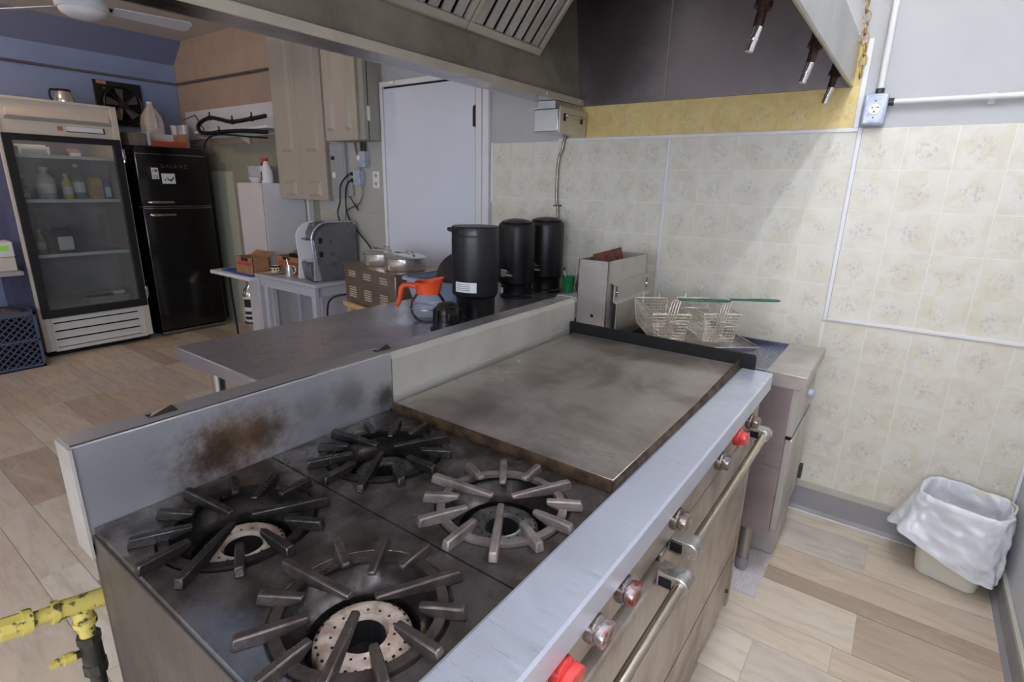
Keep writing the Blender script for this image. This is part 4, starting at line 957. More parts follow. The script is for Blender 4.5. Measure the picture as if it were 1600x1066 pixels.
for x in (-.16, -.08): obj('button', B().cyl((x, .052, .405), (x, .046, .414), .013, n=14), m_chrome, hdd)
obj('spout', B().cyl((-.12, .075, .30), (-.12, .075, .225), .020, .014, n=12), m_black, t, smooth=40)
obj('steam_wand', B().tube([(-.06, .06, .24), (-.06, .045, .20), (-.055, .03, .14)], .0045, 8), m_chrome, t, smooth=60)
obj('drip_tray', B().prism([(-.005, .012), (.11, .012), (.11, .14), (.0, .14), (-.02, .12)], 'x', -.232, -.03), m_coffee, t, bevel=.005)
obj('tray_grid', B().box(-.228, -.012, .140, -.034, .10, .145), m_chrome, t)
obj('base', B().box(-.245, .0, 0, -.004, .32, .012), m_black, t)
obj('water_tank', B().box(-.20, .325, .05, -.03, .345, .40), m_plastic, t, bevel=.006)
for i, ch in enumerate('AMO'): text('side_letter', ch, .040, m_ink, t, Matrix.Translation((.0006, .14+.006*i, .275-.07*i-(.02 if i else 0))) @ Matrix.Rotation(R(90), 4, 'Z') @ Matrix.Rotation(R(90), 4, 'X'), .0003)
for z in (.28, .18): obj('side_vent', B().box(.0, .05, z, .0012, .078, z+.04), m_black, t)
# crockery and boxes
t = thing('teacup', 'cream teacup with dark rim and pattern on a saucer', 'cup', (-4.02, 2.33, .759))
obj('cup', B().lathe([(0, .001), (.024, .001), (.034, .02), (.040, .055), (.038, .055), (.031, .02), (0, .006)], n=28), m_cup, t, smooth=40)
obj('rim_band', B().lathe([(.0395, .043), (.0412, .0555), (.038, .0565)], n=28), m_ink, t, smooth=40)
for k in range(9): obj('pattern_mark', B().cbox((.0372*math.cos(k*.7), .0372*math.sin(k*.7), .028), (.007, .007, .014)), m_ink, t)
obj('handle', B().tube([(.036, 0, .045), (.056, 0, .042), (.056, 0, .022), (.034, 0, .018)], .004, 8), m_cup, t, smooth=60)
obj('saucer', B().lathe([(0, 0), (.03, 0), (.068, .010), (.066, .012), (.03, .003), (0, .003)], n=32), m_cup, smooth=40, label='white saucer under the patterned teacup', cat='saucer').location = (-4.02, 2.33, .7505)
t = thing('milk_pitcher', 'small polished steel milk pitcher in front of the coffee machine', 'pitcher', (-3.80, 2.32, .7505), R(20))
obj('body', B().lathe([(0, 0), (.034, 0), (.036, .02), (.030, .07), (.029, .095), (.027, .095), (.028, .07), (.033, .02), (0, .004)], n=28), m_pot, t, smooth=40)
obj('handle', B().tube([(.03, 0, .085), (.052, 0, .08), (.056, 0, .045), (.034, 0, .025)], .004, 8), m_pot, t, smooth=60)
o = obj('teaspoon', B().tube([(0, 0, 0), (-.012, .0, .06), (-.026, 0, .125)], [.002, .002, .005], 8), m_pot, smooth=60, label='steel spoon standing in the milk pitcher', cat='spoon'); o.location = (-3.80, 2.32, .76)
def carton(name, lab, x0, y0, x1, y1, z0, z1, red=False):
    t = thing(name, lab, 'box', ((x0+x1)/2, (y0+y1)/2, z0)); th = .004
    for q in ((x0, y0, x1, y0+th), (x0, y1-th, x1, y1), (x0, y0, x0+th, y1), (x1-th, y0, x1, y1)): obj('wall', B().box(q[0], q[1], z0, q[2], q[3], z1), m_card, t, world=True)
    obj('bottom', B().box(x0, y0, z0, x1, y1, z0+th), m_card, t, world=True)
    obj('flap', B().add([(x0, y1, z1), (x1, y1, z1), (x1, y1+.05, z1+.035), (x0, y1+.05, z1+.035)], [(0, 1, 2, 3)]), m_card, t, world=True)
    if red: obj('red_stripe', B().box(x0+.03, y0-.001, z0+(z1-z0)*.55, x1-.02, y0, z0+(z1-z0)*.72), m_cardred, t, world=True); obj('printed_patch', B().box(x0+.1, y0-.001, z0+(z1-z0)*.78, x0+.2, y0, z0+(z1-z0)*.98), m_ink, t, world=True)
    return t
carton('cardboard_box', 'open cardboard box with a red stripe behind the teacup', -4.165, 2.43, -3.76, 2.57, .7505, .875, True)
carton('cardboard_carton', 'plain open cardboard carton on the white shelf table by the blue board', -4.47, 2.25, -4.20, 2.39, .716, .86, True)
obj('black_case', B().box(-4.0, 2.45, .877, -3.82, 2.55, .905), m_black, world=True, bevel=.006, label='flat black case lying on top of the cardboard box', cat='case')

# white shelf table with the blue board, and things behind it
t = thing('white_shelf_table', 'low white shelf table with a blue board on it beside the fridge', 'table', (-4.48, 2.32, 0))
obj('top', B().box(-4.80, 2.19, .685, -4.175, 2.445, .715), m_white, t, world=True, bevel=.004)
obj('leg', B().tube([(-4.70, 2.30, .685), (-4.76, 2.33, .5), (-4.80, 2.36, .25), (-4.81, 2.37, .0)], .009, 8), m_black, t, world=True, smooth=60)
for x in (-4.22,): obj('leg', B().box(x-.015, 2.40, 0, x+.015, 2.43, .685), m_white, t, world=True)
obj('blue_board', B().prism([(-4.70, 2.24), (-4.18, 2.215), (-4.18, 2.28), (-4.48, 2.285), (-4.49, 2.44), (-4.71, 2.44)], 'z', .7155, .726), m_bluepad, world=True, bevel=.002, label='flat blue cutting board lying on the white shelf table', cat='board')
t = thing('steel_canister', 'steel canister with a printed label standing on the floor beside the fridge', 'canister', (-5.06, 2.66, 0))
obj('body', B().lathe([(0, 0), (.068, 0), (.072, .01), (.072, .40), (.06, .45), (.03, .48), (.022, .50), (0, .50)], n=28), m_pot, t, smooth=40)
obj('label_band', B().lathe([(.0726, .14), (.0726, .38)], n=28), m_print, t, smooth=40)
for z0, z1 in ((.16, .19), (.21, .24), (.28, .36)): obj('print_bar', B().lathe([(.073, z0), (.073, z1)], n=40, arc=.34).xf(Matrix.Rotation(R(-95), 4, 'Z')), m_ink, t, smooth=40)
obj('strap_ring', B().lathe([(.072, .12), (.080, .12), (.080, .13), (.072, .13)], n=28), m_black, t)
obj('leaning_board', B().box(-5.90, 2.832, .001, -5.49, 2.848, 1.54), m_paleboard, world=True, bevel=.002, label='tall pale green board leaning on the wall behind the black fridge', cat='board')
t = thing('white_cabinet', 'plain white upright cabinet behind the coffee machine', 'cabinet', (-4.48, 2.65, 0))
obj('carcass', B().box(-4.69, 2.468, .0, -4.317, 2.845, 1.44), m_white, t, world=True, bevel=.003)
obj('door', B().box(-4.688, 2.452, .05, -4.319, 2.467, 1.436), m_whitecab, t, world=True, bevel=.003)
obj('edge_board', B().box(-4.23, 2.80, 0, -4.20, 2.845, 1.318), m_white, t, world=True)
t = thing('clear_container', 'clear plastic container with a black clip on top of the white cabinet', 'container', (-4.575, 2.63, 1.441))
obj('shell', loft([[(x, y, .002) for x, y in rr(.105, .07, .02)], [(x, y, .135) for x, y in rr(.115, .08, .02)], [(x, y, .135) for x, y in rr(.112, .077, .02)], [(x, y, .006) for x, y in rr(.102, .067, .02)]], cap1=True), m_plastic, t, smooth=40)
obj('clip', B().box(.01, -.02, .13, .05, .02, .165), m_black, t, bevel=.006)
t = thing('spray_bottle', 'white spray bottle with a red trigger on top of the white cabinet', 'bottle', (-4.375, 2.55, 1.441))
obj('body', B().lathe([(0, 0), (.045, 0), (.047, .02), (.046, .09), (.022, .15), (.016, .17), (0, .17)], n=24), m_print, t, smooth=40)
obj('label_patch', B().lathe([(.0475, .02), (.0475, .09)], n=24, arc=.3).xf(Matrix.Rotation(R(170), 4, 'Z')), m_rust, t)
obj('trigger', B().box(-.055, -.012, .17, .02, .012, .195).box(-.05, -.008, .13, -.038, .008, .172), m_red, t, bevel=.003)
obj('white_bowl', B().lathe([(0, .002), (.03, .002), (.06, .04), (.057, .04), (.028, .006), (0, .006)], n=24), m_white, smooth=40, label='small white bowl on the white cabinet between container and spray bottle', cat='bowl').location = (-4.46, 2.50, 1.441)

# ------------------------------------------------------------------ cupboards and electrics on the back wall
def panel(b, x0, x1, z0, z1, y): return b.add([(x0, y, z0), (x1, y, z0), (x1, y, z1), (x0, y, z1), (x0+.022, y-.016, z0+.022), (x1-.022, y-.016, z0+.022), (x1-.022, y-.016, z1-.022), (x0+.022, y-.016, z1-.022)], [(0, 1, 5, 4), (1, 2, 6, 5), (2, 3, 7, 6), (3, 0, 4, 7), (4, 5, 6, 7)])
t = thing('tall_cupboard', 'tall greige wall cupboard with raised panel doors by the alcove', 'cupboard', (-3.99, 2.73, 1.32))
obj('carcass', B().box(-4.31, 2.635, 1.322, -3.665, 2.845, 2.74), m_cabside, t, world=True)
for x0, x1 in ((-4.312, -3.992), (-3.988, -3.663)):
    d = obj('door', B().box(x0, 2.615, 1.322, x1, 2.634, 2.74), m_cab, t, world=True, bevel=.002)
    for z0, z1 in ((1.345, 1.465), (1.68, 2.70)):
        w = (x1-x0); obj('raised_panel', panel(B(), x0+w*.28, x1-w*.22, z0, z1, 2.6148), m_cab, d, world=True)
t = thing('small_cupboard', 'short greige wall cupboard above the fuse box beside the white door', 'cupboard', (-3.26, 2.58, 1.735))
obj('carcass', B().box(-3.455, 2.508, 1.738, -3.062, 2.664, 2.74), m_cabside, t, world=True, bevel=.002)
d = obj('door', B().box(-3.462, 2.488, 1.738, -3.115, 2.507, 2.74), m_cab, t, world=True, bevel=.002)
for x0, x1 in ((-3.44, -3.35), (-3.24, -3.17)): obj('raised_panel', panel(B(), x0, x1, 1.80, 2.72, 2.4878), m_cab, d, world=True)
obj('side_seam', B().box(-3.0625, 2.54, 1.74, -3.0605, 2.545, 2.74), m_dark, t, world=True)
obj('hinge', B().box(-3.063, 2.535, 1.86, -3.058, 2.555, 1.95), m_ivory, t, world=True); obj('hinge', B().box(-3.063, 2.535, 2.45, -3.058, 2.555, 2.54), m_ivory, t, world=True)
t = thing('fuse_box', 'grey electrical panel on the wall under the short cupboard', 'electrical panel', (-3.55, W-.03, 1.35))
obj('enclosure', B().box(-3.635, W-.034, 1.352, -3.462, W-.006, 1.735), m_elec, t, world=True, bevel=.003)
obj('cover', B().box(-3.628, W-.039, 1.43, -3.475, W-.033, 1.73), m_elec, t, world=True, bevel=.002)
obj('latch', B().box(-3.61, W-.045, 1.62, -3.575, W-.038, 1.645), m_black, t, world=True); obj('rating_label', B().box(-3.61, W-.0405, 1.49, -3.575, W-.0385, 1.53), m_ivory, t, world=True)
t = thing('switch_box', 'small grey switch box with a round ivory dial beside the fuse box', 'switch', (-3.25, W-.03, 1.56))
obj('box', B().box(-3.285, W-.055, 1.565, -3.215, W-.006, 1.675), m_galv, t, world=True, bevel=.003)
obj('dial', B().lathe([(0, 0), (.018, 0), (.016, .008), (0, .008)], (-3.27, W-.063, 1.63), 18, 'y'), m_ivory, t, world=True, smooth=40)
for x in (-3.27, -3.235): obj('conduit_stub', B().cyl((x, W-.03, 1.675), (x, W-.03, 1.745), .01, n=10), m_valve, t, world=True)
t = thing('twin_outlet', 'surface outlet box with two black plugs in it below the switch box', 'outlet', (-3.31, W-.03, 1.45))
obj('box', B().box(-3.345, W-.06, 1.442, -3.275, W-.006, 1.545), m_galv, t, world=True, bevel=.003)
for z in (1.52, 1.475): obj('plug', B().box(-3.385, W-.055, z-.013, -3.345, W-.02, z+.013), m_black, t, world=True, bevel=.004)
obj('feed_conduit', B().tube([(-3.31, W-.025, 1.545), (-3.315, W-.025, 1.62), (-3.345, W-.025, 1.70), (-3.35, W-.025, 1.745)], .007, 8), m_flex, t, world=True, smooth=60)
t = thing('outlet_plate', 'white duplex outlet plate on the wall beside the door frame', 'outlet', (-3.15, W-.006, 1.42))
obj('plate', B().box(-3.185, W-.012, 1.425, -3.115, W-.005, 1.540), m_trim, t, world=True, bevel=.002)
for z in (1.455, 1.51): obj('socket', B().lathe([(0, 0), (.013, 0), (.012, .002), (0, .002)], (-3.15, W-.0142, z), 14, 'y'), m_cabside, t, world=True)
obj('junction_plate', B().box(-3.455, W-.03, 1.36, -3.40, W-.006, 1.46), m_elec, world=True, bevel=.003, label='small grey junction box just below the twin outlet, next to the fuse box', cat='junction box')
obj('looped_cable', B().tube(spline([(-3.385, W-.035, 1.52), (-3.43, W-.04, 1.51), (-3.50, W-.055, 1.44), (-3.52, W-.055, 1.32), (-3.55, W-.06, 1.24), (-3.53, W-.06, 1.17)]), .0055, 8), m_black, world=True, smooth=60, label='black power cord looping from the outlet down to the coffee machine', cat='cord')
obj('power_cable', B().tube(spline([(-3.385, W-.035, 1.475), (-3.42, W-.04, 1.465), (-3.455, W-.045, 1.41), (-3.465, W-.045, 1.30), (-3.45, W-.045, 1.22), (-3.36, W-.045, 1.12), (-3.24, W-.045, 1.03), (-3.17, W-.045, .96), (-3.05, W-.06, .90)]), .0055, 8), m_black, world=True, smooth=60, label='black power cord running from the outlet down behind the warmer', cat='cord')
obj('grey_cable', B().tube(spline([(-3.29, W-.03, 1.442), (-3.285, W-.03, 1.38), (-3.33, W-.03, 1.31), (-3.42, W-.03, 1.28), (-3.48, W-.03, 1.25), (-3.5, W-.03, 1.19)]), .005, 8), m_flex, world=True, smooth=60, label='grey cord curling down from the underside of the twin outlet', cat='cord')
obj('loose_cable', B().tube([(-3.43, W-.03, 1.36), (-3.40, W-.03, 1.32), (-3.36, W-.03, 1.285), (-3.345, W-.03, 1.26)], [.004, .004, .007, .004], 8), m_valve, world=True, smooth=60, label='short loose cord end hanging below the junction box', cat='cord')
obj('warmer_lead', B().tube(spline([(-2.81, 2.10, .78), (-2.90, 2.05, .75), (-2.95, 2.04, .66), (-2.955, 2.04, .35), (-2.95, 2.05, .05), (-2.93, 2.10, .007), (-2.85, 2.25, .007)]), .006, 8), m_black, world=True, smooth=60, label='black cord hanging beside the wooden table under the warmer', cat='cord')
# wall shelf with hoses, conduit along the alcove
t = thing('wall_shelf', 'white wall shelf with a back board in the alcove', 'shelf', (-5.3, 2.75, 1.84))
obj('back_board', B().box(-6.28, WA-.022, 1.85, -4.325, WA-.002, 2.118), m_white, t, world=True)
obj('shelf_board', B().prism([(-5.95, WA-.022), (-5.60, 2.58), (-4.325, 2.56), (-4.325, WA-.022)], 'z', 1.868, 1.888), m_white, t, world=True, bevel=.002)
obj('bracket', B().prism([(2.68, 1.868), (WA-.022, 1.868), (WA-.022, 1.78)], 'x', -5.10, -5.085), m_white, t, world=True)
hz = 2.555
HOSE = obj('thick_hose', B().tube(spline([(-4.325, hz, 1.955), (-4.53, hz, 1.945), (-4.84, hz, 1.935), (-5.05, hz, 1.965), (-5.22, hz, 1.985), (-5.40, hz, 1.955), (-5.455, hz, 1.91), (-5.40, hz, 1.87), (-5.25, hz, 1.858), (-5.08, hz, 1.862), (-4.7, hz, 1.858), (-4.325, hz, 1.835)]), .017, 10), m_black, world=True, smooth=70, label='thick black hose looped along the white wall shelf', cat='hose')
hz = 2.555
obj('thin_hose', B().tube(spline([(-4.325, hz, 1.79), (-4.65, hz, 1.812), (-5.08, hz, 1.842), (-5.26, hz, 1.825), (-5.36, hz, 1.78), (-5.40, hz, 1.72)]), .007, 8), m_black, world=True, smooth=70, label='thin black cable running below the thick hose on the wall shelf', cat='cable')
for x_, z_ in ((-4.53, 1.945), (-4.84, 1.935), (-5.22, 1.985), (-5.08, 1.862)): obj('tie', B().lathe([(.017, -.006), (.022, -.006), (.022, .006), (.017, .006), (.017, -.006)], (x_, 2.555, z_), 12, 'x').box(x_-.003, 2.55, z_+.015, x_+.003, 2.56, z_+.05), m_ink, HOSE, world=True)
o = obj('angled_wire', B().tube([(-6.05, 2.70, 2.02), (-5.80, 2.70, 2.055), (-5.66, 2.70, 1.92), (-5.52, 2.70, 1.80)], .006, 6), m_conduitg, world=True, label='thin grey wire slanting down from the shelf corner to the fridge', cat='wire')
obj('wall_conduit', B().tube([(-4.33, WA-.02, 2.372), (-5.2, WA-.02, 2.380), (-6.40, WA-.02, 2.394), (-6.42, WA-.05, 2.394), (-6.42, 1.6, 2.394), (-6.42, -.5, 2.394)], .011, 8), m_conduitg, world=True, smooth=60, label='thin grey conduit running around the alcove and blue wall', cat='conduit')

# ------------------------------------------------------------------ black fridge
fr = thing('retro_fridge', 'black retro top-freezer fridge between cooler and alcove wall', 'fridge', (-5.90, 2.35, 0))
def fg(name, b, m, parent=fr, **k): return obj(name, b, m, parent, world=True, **k)
def rtop(x0, x1, y0, y1, z0, z1, r, n=6):
    pf = [(y0, z0), (y1, z0)]+[(y1-r+r*math.cos(R(90*k/n)), z1-r+r*math.sin(R(90*k/n))) for k in range(n+1)]+[(y0+r-r*math.sin(R(90*k/n)), z1-r+r*math.cos(R(90*k/n))) for k in range(n+1)]
    return B().prism(pf, 'x', x0, x1)
fg('body', rtop(-6.25, -5.665, 2.045, 2.655, .02, 1.735, .05), m_blackgl, smooth=40)
fg('freezer_door', rtop(-5.662, -5.595, 2.045, 2.655, 1.215, 1.735, .07), m_blackgl, bevel=.012, seg=3)
fg('fridge_door', B().box(-5.662, 2.045, .05, -5.595, 2.655, 1.19), m_blackgl, bevel=.012, seg=3)
fg('trim_strip', B().box(-5.605, 2.05, 1.208, -5.592, 2.65, 1.214), m_chrome); fg('trim_strip', B().box(-5.605, 2.05, 1.190, -5.592, 2.65, 1.196), m_chrome)
fg('top_trim', B().box(-5.597, 2.055, 1.664, -5.592, 2.645, 1.669), m_chrome)
fg('toe_strip', B().box(-5.64, 2.05, .022, -5.6, 2.65, .04), m_st)
for x in (-5.68, -6.20):
    for y in (2.08, 2.62): fg('foot', B().cyl((x, y, 0), (x, y, .02), .02, n=10), m_black)
for z in (1.249, 1.136): fg('door_handle', B().tube([(-5.594, 2.092, z), (-5.565, 2.10, z), (-5.560, 2.12, z), (-5.562, 2.29, z), (-5.575, 2.312, z), (-5.594, 2.316, z)], [.012, .014, .015, .010, .009, .008], 10), m_chrome, smooth=60)
MF = Matrix(((0, 0, 1, 0), (1, 0, 0, 0), (0, 1, 0, 0), (0, 0, 0, 1)))
text('brand_lettering', 'G A L A N Z', .042, m_chrome, fr, Matrix.Translation(Vector((-5.5935, 2.355, 1.552))-fr.location) @ MF, .002)
t = thing('heart_magnet', 'white fridge magnet with a heart and lettering on the freezer door', 'magnet', (-5.594, 2.19, 1.452))
obj('card', B().box(-.0005, -.028, 0, .003, .028, .097), m_print, t)
text('letters', 'I', .036, m_ink, t, Matrix.Translation((.0035, -.016, .055)) @ MF, .0003); text('letters', 'DJ', .040, m_ink, t, Matrix.Translation((.0035, 0, .010)) @ MF, .0003)
hp = [(16*math.sin(a)**3/16*.015+.008, (13*math.cos(a)-5*math.cos(2*a)-2*math.cos(3*a)-math.cos(4*a))/16*.015+.072) for a in [2*math.pi*k/24 for k in range(24)]]
obj('heart', B().prism(hp, 'x', .003, .0042), m_rust, t)
t = thing('picture_magnet', 'white fridge magnet with a dark swoosh picture on the freezer door', 'magnet', (-5.593, 2.296, 1.412))
obj('card', B().box(-.0005, -.056, 0, .003, .056, .09), m_print, t)
obj('swoosh', B().tube([(.0032, -.015, .06), (.0032, -.002, .035), (.0032, .018, .028), (.0032, .036, .045), (.0032, .045, .066)], [.002, .006, .008, .006, .002], 6), m_ink, t); obj('dot', B().cbox((.0035, -.03, .034), (.001, .014, .012)), m_ink, t)
# things on the fridge
t = thing('fruit_box', 'shallow open cardboard tray with a red edge on top of the fridge', 'box', (-5.80, 2.37, 1.736))
for q in ((-5.93, 2.215, -5.675, 2.225), (-5.93, 2.53, -5.675, 2.54), (-5.94, 2.215, -5.93, 2.54)): obj('wall', B().box(q[0], q[1], 1.736, q[2], q[3], 1.862), m_card if q[1] > 2.22 else m_white, t, world=True)
obj('bottom', B().box(-5.93, 2.215, 1.736, -5.675, 2.54, 1.742), m_card, t, world=True)
obj('front_edge', B().box(-5.68, 2.225, 1.742, -5.675, 2.53, 1.785), m_cardred, t, world=True)
obj('grey_carton', B().box(-5.98, 2.06, 1.736, -5.70, 2.20, 1.845), mat('grey_carton', (132, 120, 112), .8, scale=12), world=True, bevel=.004, label='small grey-brown carton on the fridge beside the cooler', cat='box')
t = thing('plastic_jug', 'translucent white plastic gallon jug standing on the fridge', 'jug', (-6.07, 2.42, 1.736))
obj('body', loft([[(x, y, z) for x, y in rr(h, h, h*.5)] for h, z in ((.078, .002), (.085, .02), (.086, .22), (.074, .29), (.045, .345), (.024, .375), (.022, .40))], cap1=True), mat('milky_plastic', (206, 198, 196), .45, scale=6, var=.06), t, smooth=50)
obj('cap', B().cyl((0, 0, .40), (0, 0, .418), .025, n=18), m_print, t, smooth=40)
obj('handle', B().tube([(.03, .0, .33), (.075, 0, .30), (.092, 0, .24), (.086, 0, .18)], .014, 8), mat('milky_plastic_grip', (200, 192, 190), .45, scale=6), t, smooth=60)
for x, y, lb_ in ((-5.975, 2.575, 'clear plastic tumbler on the fridge, right beside the jug'), (-5.80, 2.585, 'clear plastic tumbler on the fridge, nearest the front edge of its top'), (-5.89, 2.605, 'clear plastic tumbler on the fridge, middle of the cluster'), (-6.03, 2.645, 'clear plastic tumbler on the fridge, rearmost of the cluster by the wall')):
    o = obj('plastic_tumbler', B().lathe([(0, .002), (.028, .002), (.038, .215), (.036, .215), (.026, .006), (0, .006)], n=20), m_plastic, smooth=40, group='clear tumblers on the fridge', label=lb_, cat='tumbler'); o.location = (x, y, 1.736)

# ------------------------------------------------------------------ glass-door cooler
ck = thing('display_cooler', 'cream glass-door display cooler against the blue wall', 'cooler', (-5.98, 1.565, 0))
def co(name, b, m, parent=ck, **k): return obj(name, b, m, parent, world=True, **k)
CX, CY0, CY1 = -5.585, 1.168, 1.962
co('side_panel', B().box(-6.36, CY0, .045, CX-.03, CY0+.035, 2.02), m_slate); co('side_panel', B().box(-6.36, CY1-.035, .045, CX-.03, CY1, 2.02), m_cream)
co('back_panel', B().box(-6.38, CY0, .045, -6.33, CY1, 2.02), m_cream2)
co('roof', B().box(-6.36, CY0, 1.99, CX-.03, CY1, 2.024), m_cream)
co('front_post', B().box(CX-.03, CY0, .05, CX, CY0+.030, 2.024), m_cream, bevel=.003); co('front_post', B().box(CX-.03, CY1-.045, .05, CX, CY1, 2.024), m_cream, bevel=.003)
hh = co('header', B().box(CX-.05, CY0+.03, 1.765, CX-.008, CY1-.045, 2.005), m_cream)
co('header_cap', B().box(CX-.03, CY0+.02, 2.005, CX+.004, CY1-.04, 2.026), m_cream, parent=hh, bevel=.003)
co('light_strip', B().prism([(CX-.008, 1.885), (CX+.012, 1.89), (CX+.012, 1.915), (CX-.008, 1.95)], 'y', CY0+.07, CY1-.06), m_cream, parent=hh, bevel=.004)
co('shadow_gap', B().box(CX-.0085, CY0+.06, 1.862, CX-.0065, CY1-.05, 1.885), m_cabside, parent=hh)
sg = co('name_strip', B().box(CX-.008, 1.605, 1.805, CX+.004, 1.845, 1.84), m_print, parent=hh, bevel=.003)
co('strip_frame', B().box(CX-.0075, 1.598, 1.800, CX-.004, 1.852, 1.806).box(CX-.0075, 1.846, 1.8, CX+.002, 1.852, 1.845), m_ink, parent=hh)
co('sticker', B().box(CX-.0078, 1.54, 1.805, CX-.006, 1.575, 1.838), m_card, parent=hh)
dd = co('door_frame', B().box(CX-.02, 1.186, .335, CX+.028, 1.238, 1.762).box(CX-.02, 1.895, .335, CX+.028, 1.945, 1.762).box(CX-.02, 1.238, 1.715, CX+.028, 1.895, 1.762).box(CX-.02, 1.238, .335, CX+.028, 1.895, .395), m_gasket)
co('pane', B().box(CX+.008, 1.235, .39, CX+.014, 1.90, 1.72), m_pane, parent=dd)
for z0 in (1.60, .42):
    co('hinge', B().box(CX-.005, 1.945, z0, CX+.034, 1.968, z0+.09), m_alu, parent=dd, bevel=.004); co('hinge_pin', B().cyl((CX+.02, 1.956, z0-.02), (CX+.02, 1.956, z0), .008, n=8), m_alu, parent=dd)
co('base_panel', B().box(CX-.04, CY0+.03, .05, CX-.012, CY1-.045, .335), m_cream2)
lf = co('louvre_frame', B().box(CX-.012, 1.235, .045, CX+.002, 1.25, .325).box(CX-.012, 1.87, .045, CX+.002, 1.915, .325).box(CX-.012, 1.25, .29, CX+.002, 1.87, .325).box(CX-.012, 1.25, .045, CX+.002, 1.87, .075), m_cream2)
for z0 in (.085, .155, .225): co('louvre', B().prism([(CX-.012, z0), (CX+.016, z0), (CX+.016, z0+.006), (CX-.010, z0+.052), (CX-.012, z0+.052)], 'y', 1.25, 1.87), m_cream2, parent=lf); 
co('louvre_shadow', B().box(CX-.0125, 1.25, .075, CX-.0115, 1.87, .29), m_dark, parent=lf)
co('plinth', B().box(-6.34, CY0+.02, .0, CX-.05, CY1-.02, .05), m_dark)
co('liner_floor', B().box(-6.33, CY0+.035, .36, CX-.03, CY1-.035, .385), m_cream2)
co('interior_fill_tube', B().cyl((CX-.08, CY0+.08, 1.93), (CX-.08, CY1-.08, 1.93), .012, n=10), emis('cooler_fill_glow', (255, 250, 240), 7.0))  # glowing tube added so that the cooler contents show
co('liner_back', B().box(-6.33, CY0+.035, .385, -6.325, CY1-.035, 1.99), m_greypanel)
for z0 in (.815, 1.255, 1.60):
    sh = co('shelf', B().box(-6.30, CY0+.045, z0, -5.70, CY1-.045, z0+.012), m_greypanel); co('shelf_edge', B().box(-5.70, CY0+.045, z0-.006, -5.69, CY1-.045, z0+.020), m_print, parent=sh)
def bottle(name, lab, loc, r, h, m, neck=.4, cap=None, cat='bottle'):
    t = thing(name, lab, cat, loc)
    obj('body', B().lathe([(0, .001), (r*.95, .001), (r, .01), (r, h*.62), (r*.85, h*.70), (r*neck, h*.82), (r*neck, h*.93), (0, h*.93)], n=20), m, t, smooth=40)
    obj('cap', B().cyl((0, 0, h*.92), (0, 0, h), r*neck*1.15, n=14), cap or m_print, t, smooth=40)
    obj('label_band', B().lathe([(r*1.01, h*.2), (r*1.01, h*.5)], n=20), m_print, t, smooth=40)
m_yb = mat('yellow_bottle', (214, 200, 60), .4, scale=8); m_gb = mat('green_bottle', (110, 146, 128), .3, scale=8); m_ob = mat('orange_jar', (196, 104, 54), .4, scale=8)
m_yc = mat('yellow_carton', (206, 172, 70), .6, scale=10); m_bc = mat('blue_carton', (70, 100, 170), .6, scale=10)
bottle('yellow_bottle', 'yellow squeeze bottle on the upper cooler shelf', (-5.85, 1.60, 1.268), .035, .21, m_yb, .5, m_yb)
bottle('green_bottle', 'tall pale green bottle on the upper cooler shelf', (-5.87, 1.69, 1.268), .042, .29, m_gb)
bottle('orange_jar', 'orange jar at the hinge-free end of the upper cooler shelf', (-5.83, 1.30, 1.268), .036, .10, m_ob, .9, m_ink, 'jar')
bottle('orange_jar', 'orange jar standing behind another jar on the upper cooler shelf', (-5.95, 1.315, 1.268), .036, .19, m_ob, .9, m_print, 'jar')
bottle('white_jug', 'large white jug on the upper cooler shelf', (-5.90, 1.47, 1.268), .065, .26, mat('white_jug_plastic', (206, 206, 198), .5, scale=6), .4)
def cartonbox(name, lab, x, y, z, sx, sy, sz, m, m2):
    t = thing(name, lab, 'carton', (x, y, z)); obj('box', B().box(-sx/2, -sy/2, .001, sx/2, sy/2, sz), m, t, bevel=.003)
    obj('front_print', B().box(sx/2-.0005, -sy*.4, sz*.15, sx/2+.0015, sy*.4, sz*.7), m2, t); obj('top_fold', B().box(-.004, -sy/2, sz, .004, sy/2, sz+.018), m, t)
cartonbox('yellow_carton', 'yellow drink carton on the upper cooler shelf', -5.84, 1.795, 1.268, .09, .085, .165, m_yc, mat('tan_print', (196, 150, 84), .6, scale=12))
cartonbox('blue_carton', 'blue carton at the hinge end of the upper cooler shelf', -5.84, 1.875, 1.268, .07, .05, .15, m_bc, m_print)
cartonbox('black_white_carton', 'black and white patterned carton on the middle cooler shelf', -5.82, 1.49, .828, .12, .13, .20, m_ink, m_print)
bottle('amber_bottle', 'amber bottle at the left of the middle cooler shelf', (-5.83, 1.34, .828), .03, .20, mat('amber_oil', (190, 160, 70), .3, scale=8))
cartonbox('white_tub', 'white tub on the top cooler shelf', -5.9, 1.42, 1.614, .18, .2, .07, m_white, m_greypanel)
cartonbox('pink_pack', 'pale pink pack on the top cooler shelf', -5.9, 1.70, 1.614, .10, .09, .05, mat('pink_pack', (190, 140, 146), .6, scale=10), m_print)
t = thing('steel_tray', 'shallow steel tray with food at the bottom of the cooler', 'tray', (-5.86, 1.72, .386))
obj('pan', loft([[(x, y, .002) for x, y in rr(.13, .155, .02)], [(x, y, .05) for x, y in rr(.15, .175, .025)], [(x, y, .05) for x, y in rr(.145, .17, .025)], [(x, y, .006) for x, y in rr(.125, .15, .02)]], cap1=True), m_pot, t, smooth=40)
obj('contents', B().box(-.10, -.13, .006, .10, .12, .03), m_rust, t, bevel=.01)
obj('wrapped_pack', B().box(-.05, -.045, 0, .05, .045, .035), m_print, bevel=.008, label='white wrapped pack at the end of the steel tray in the cooler', cat='package').location = (-5.78, 1.80, .437)
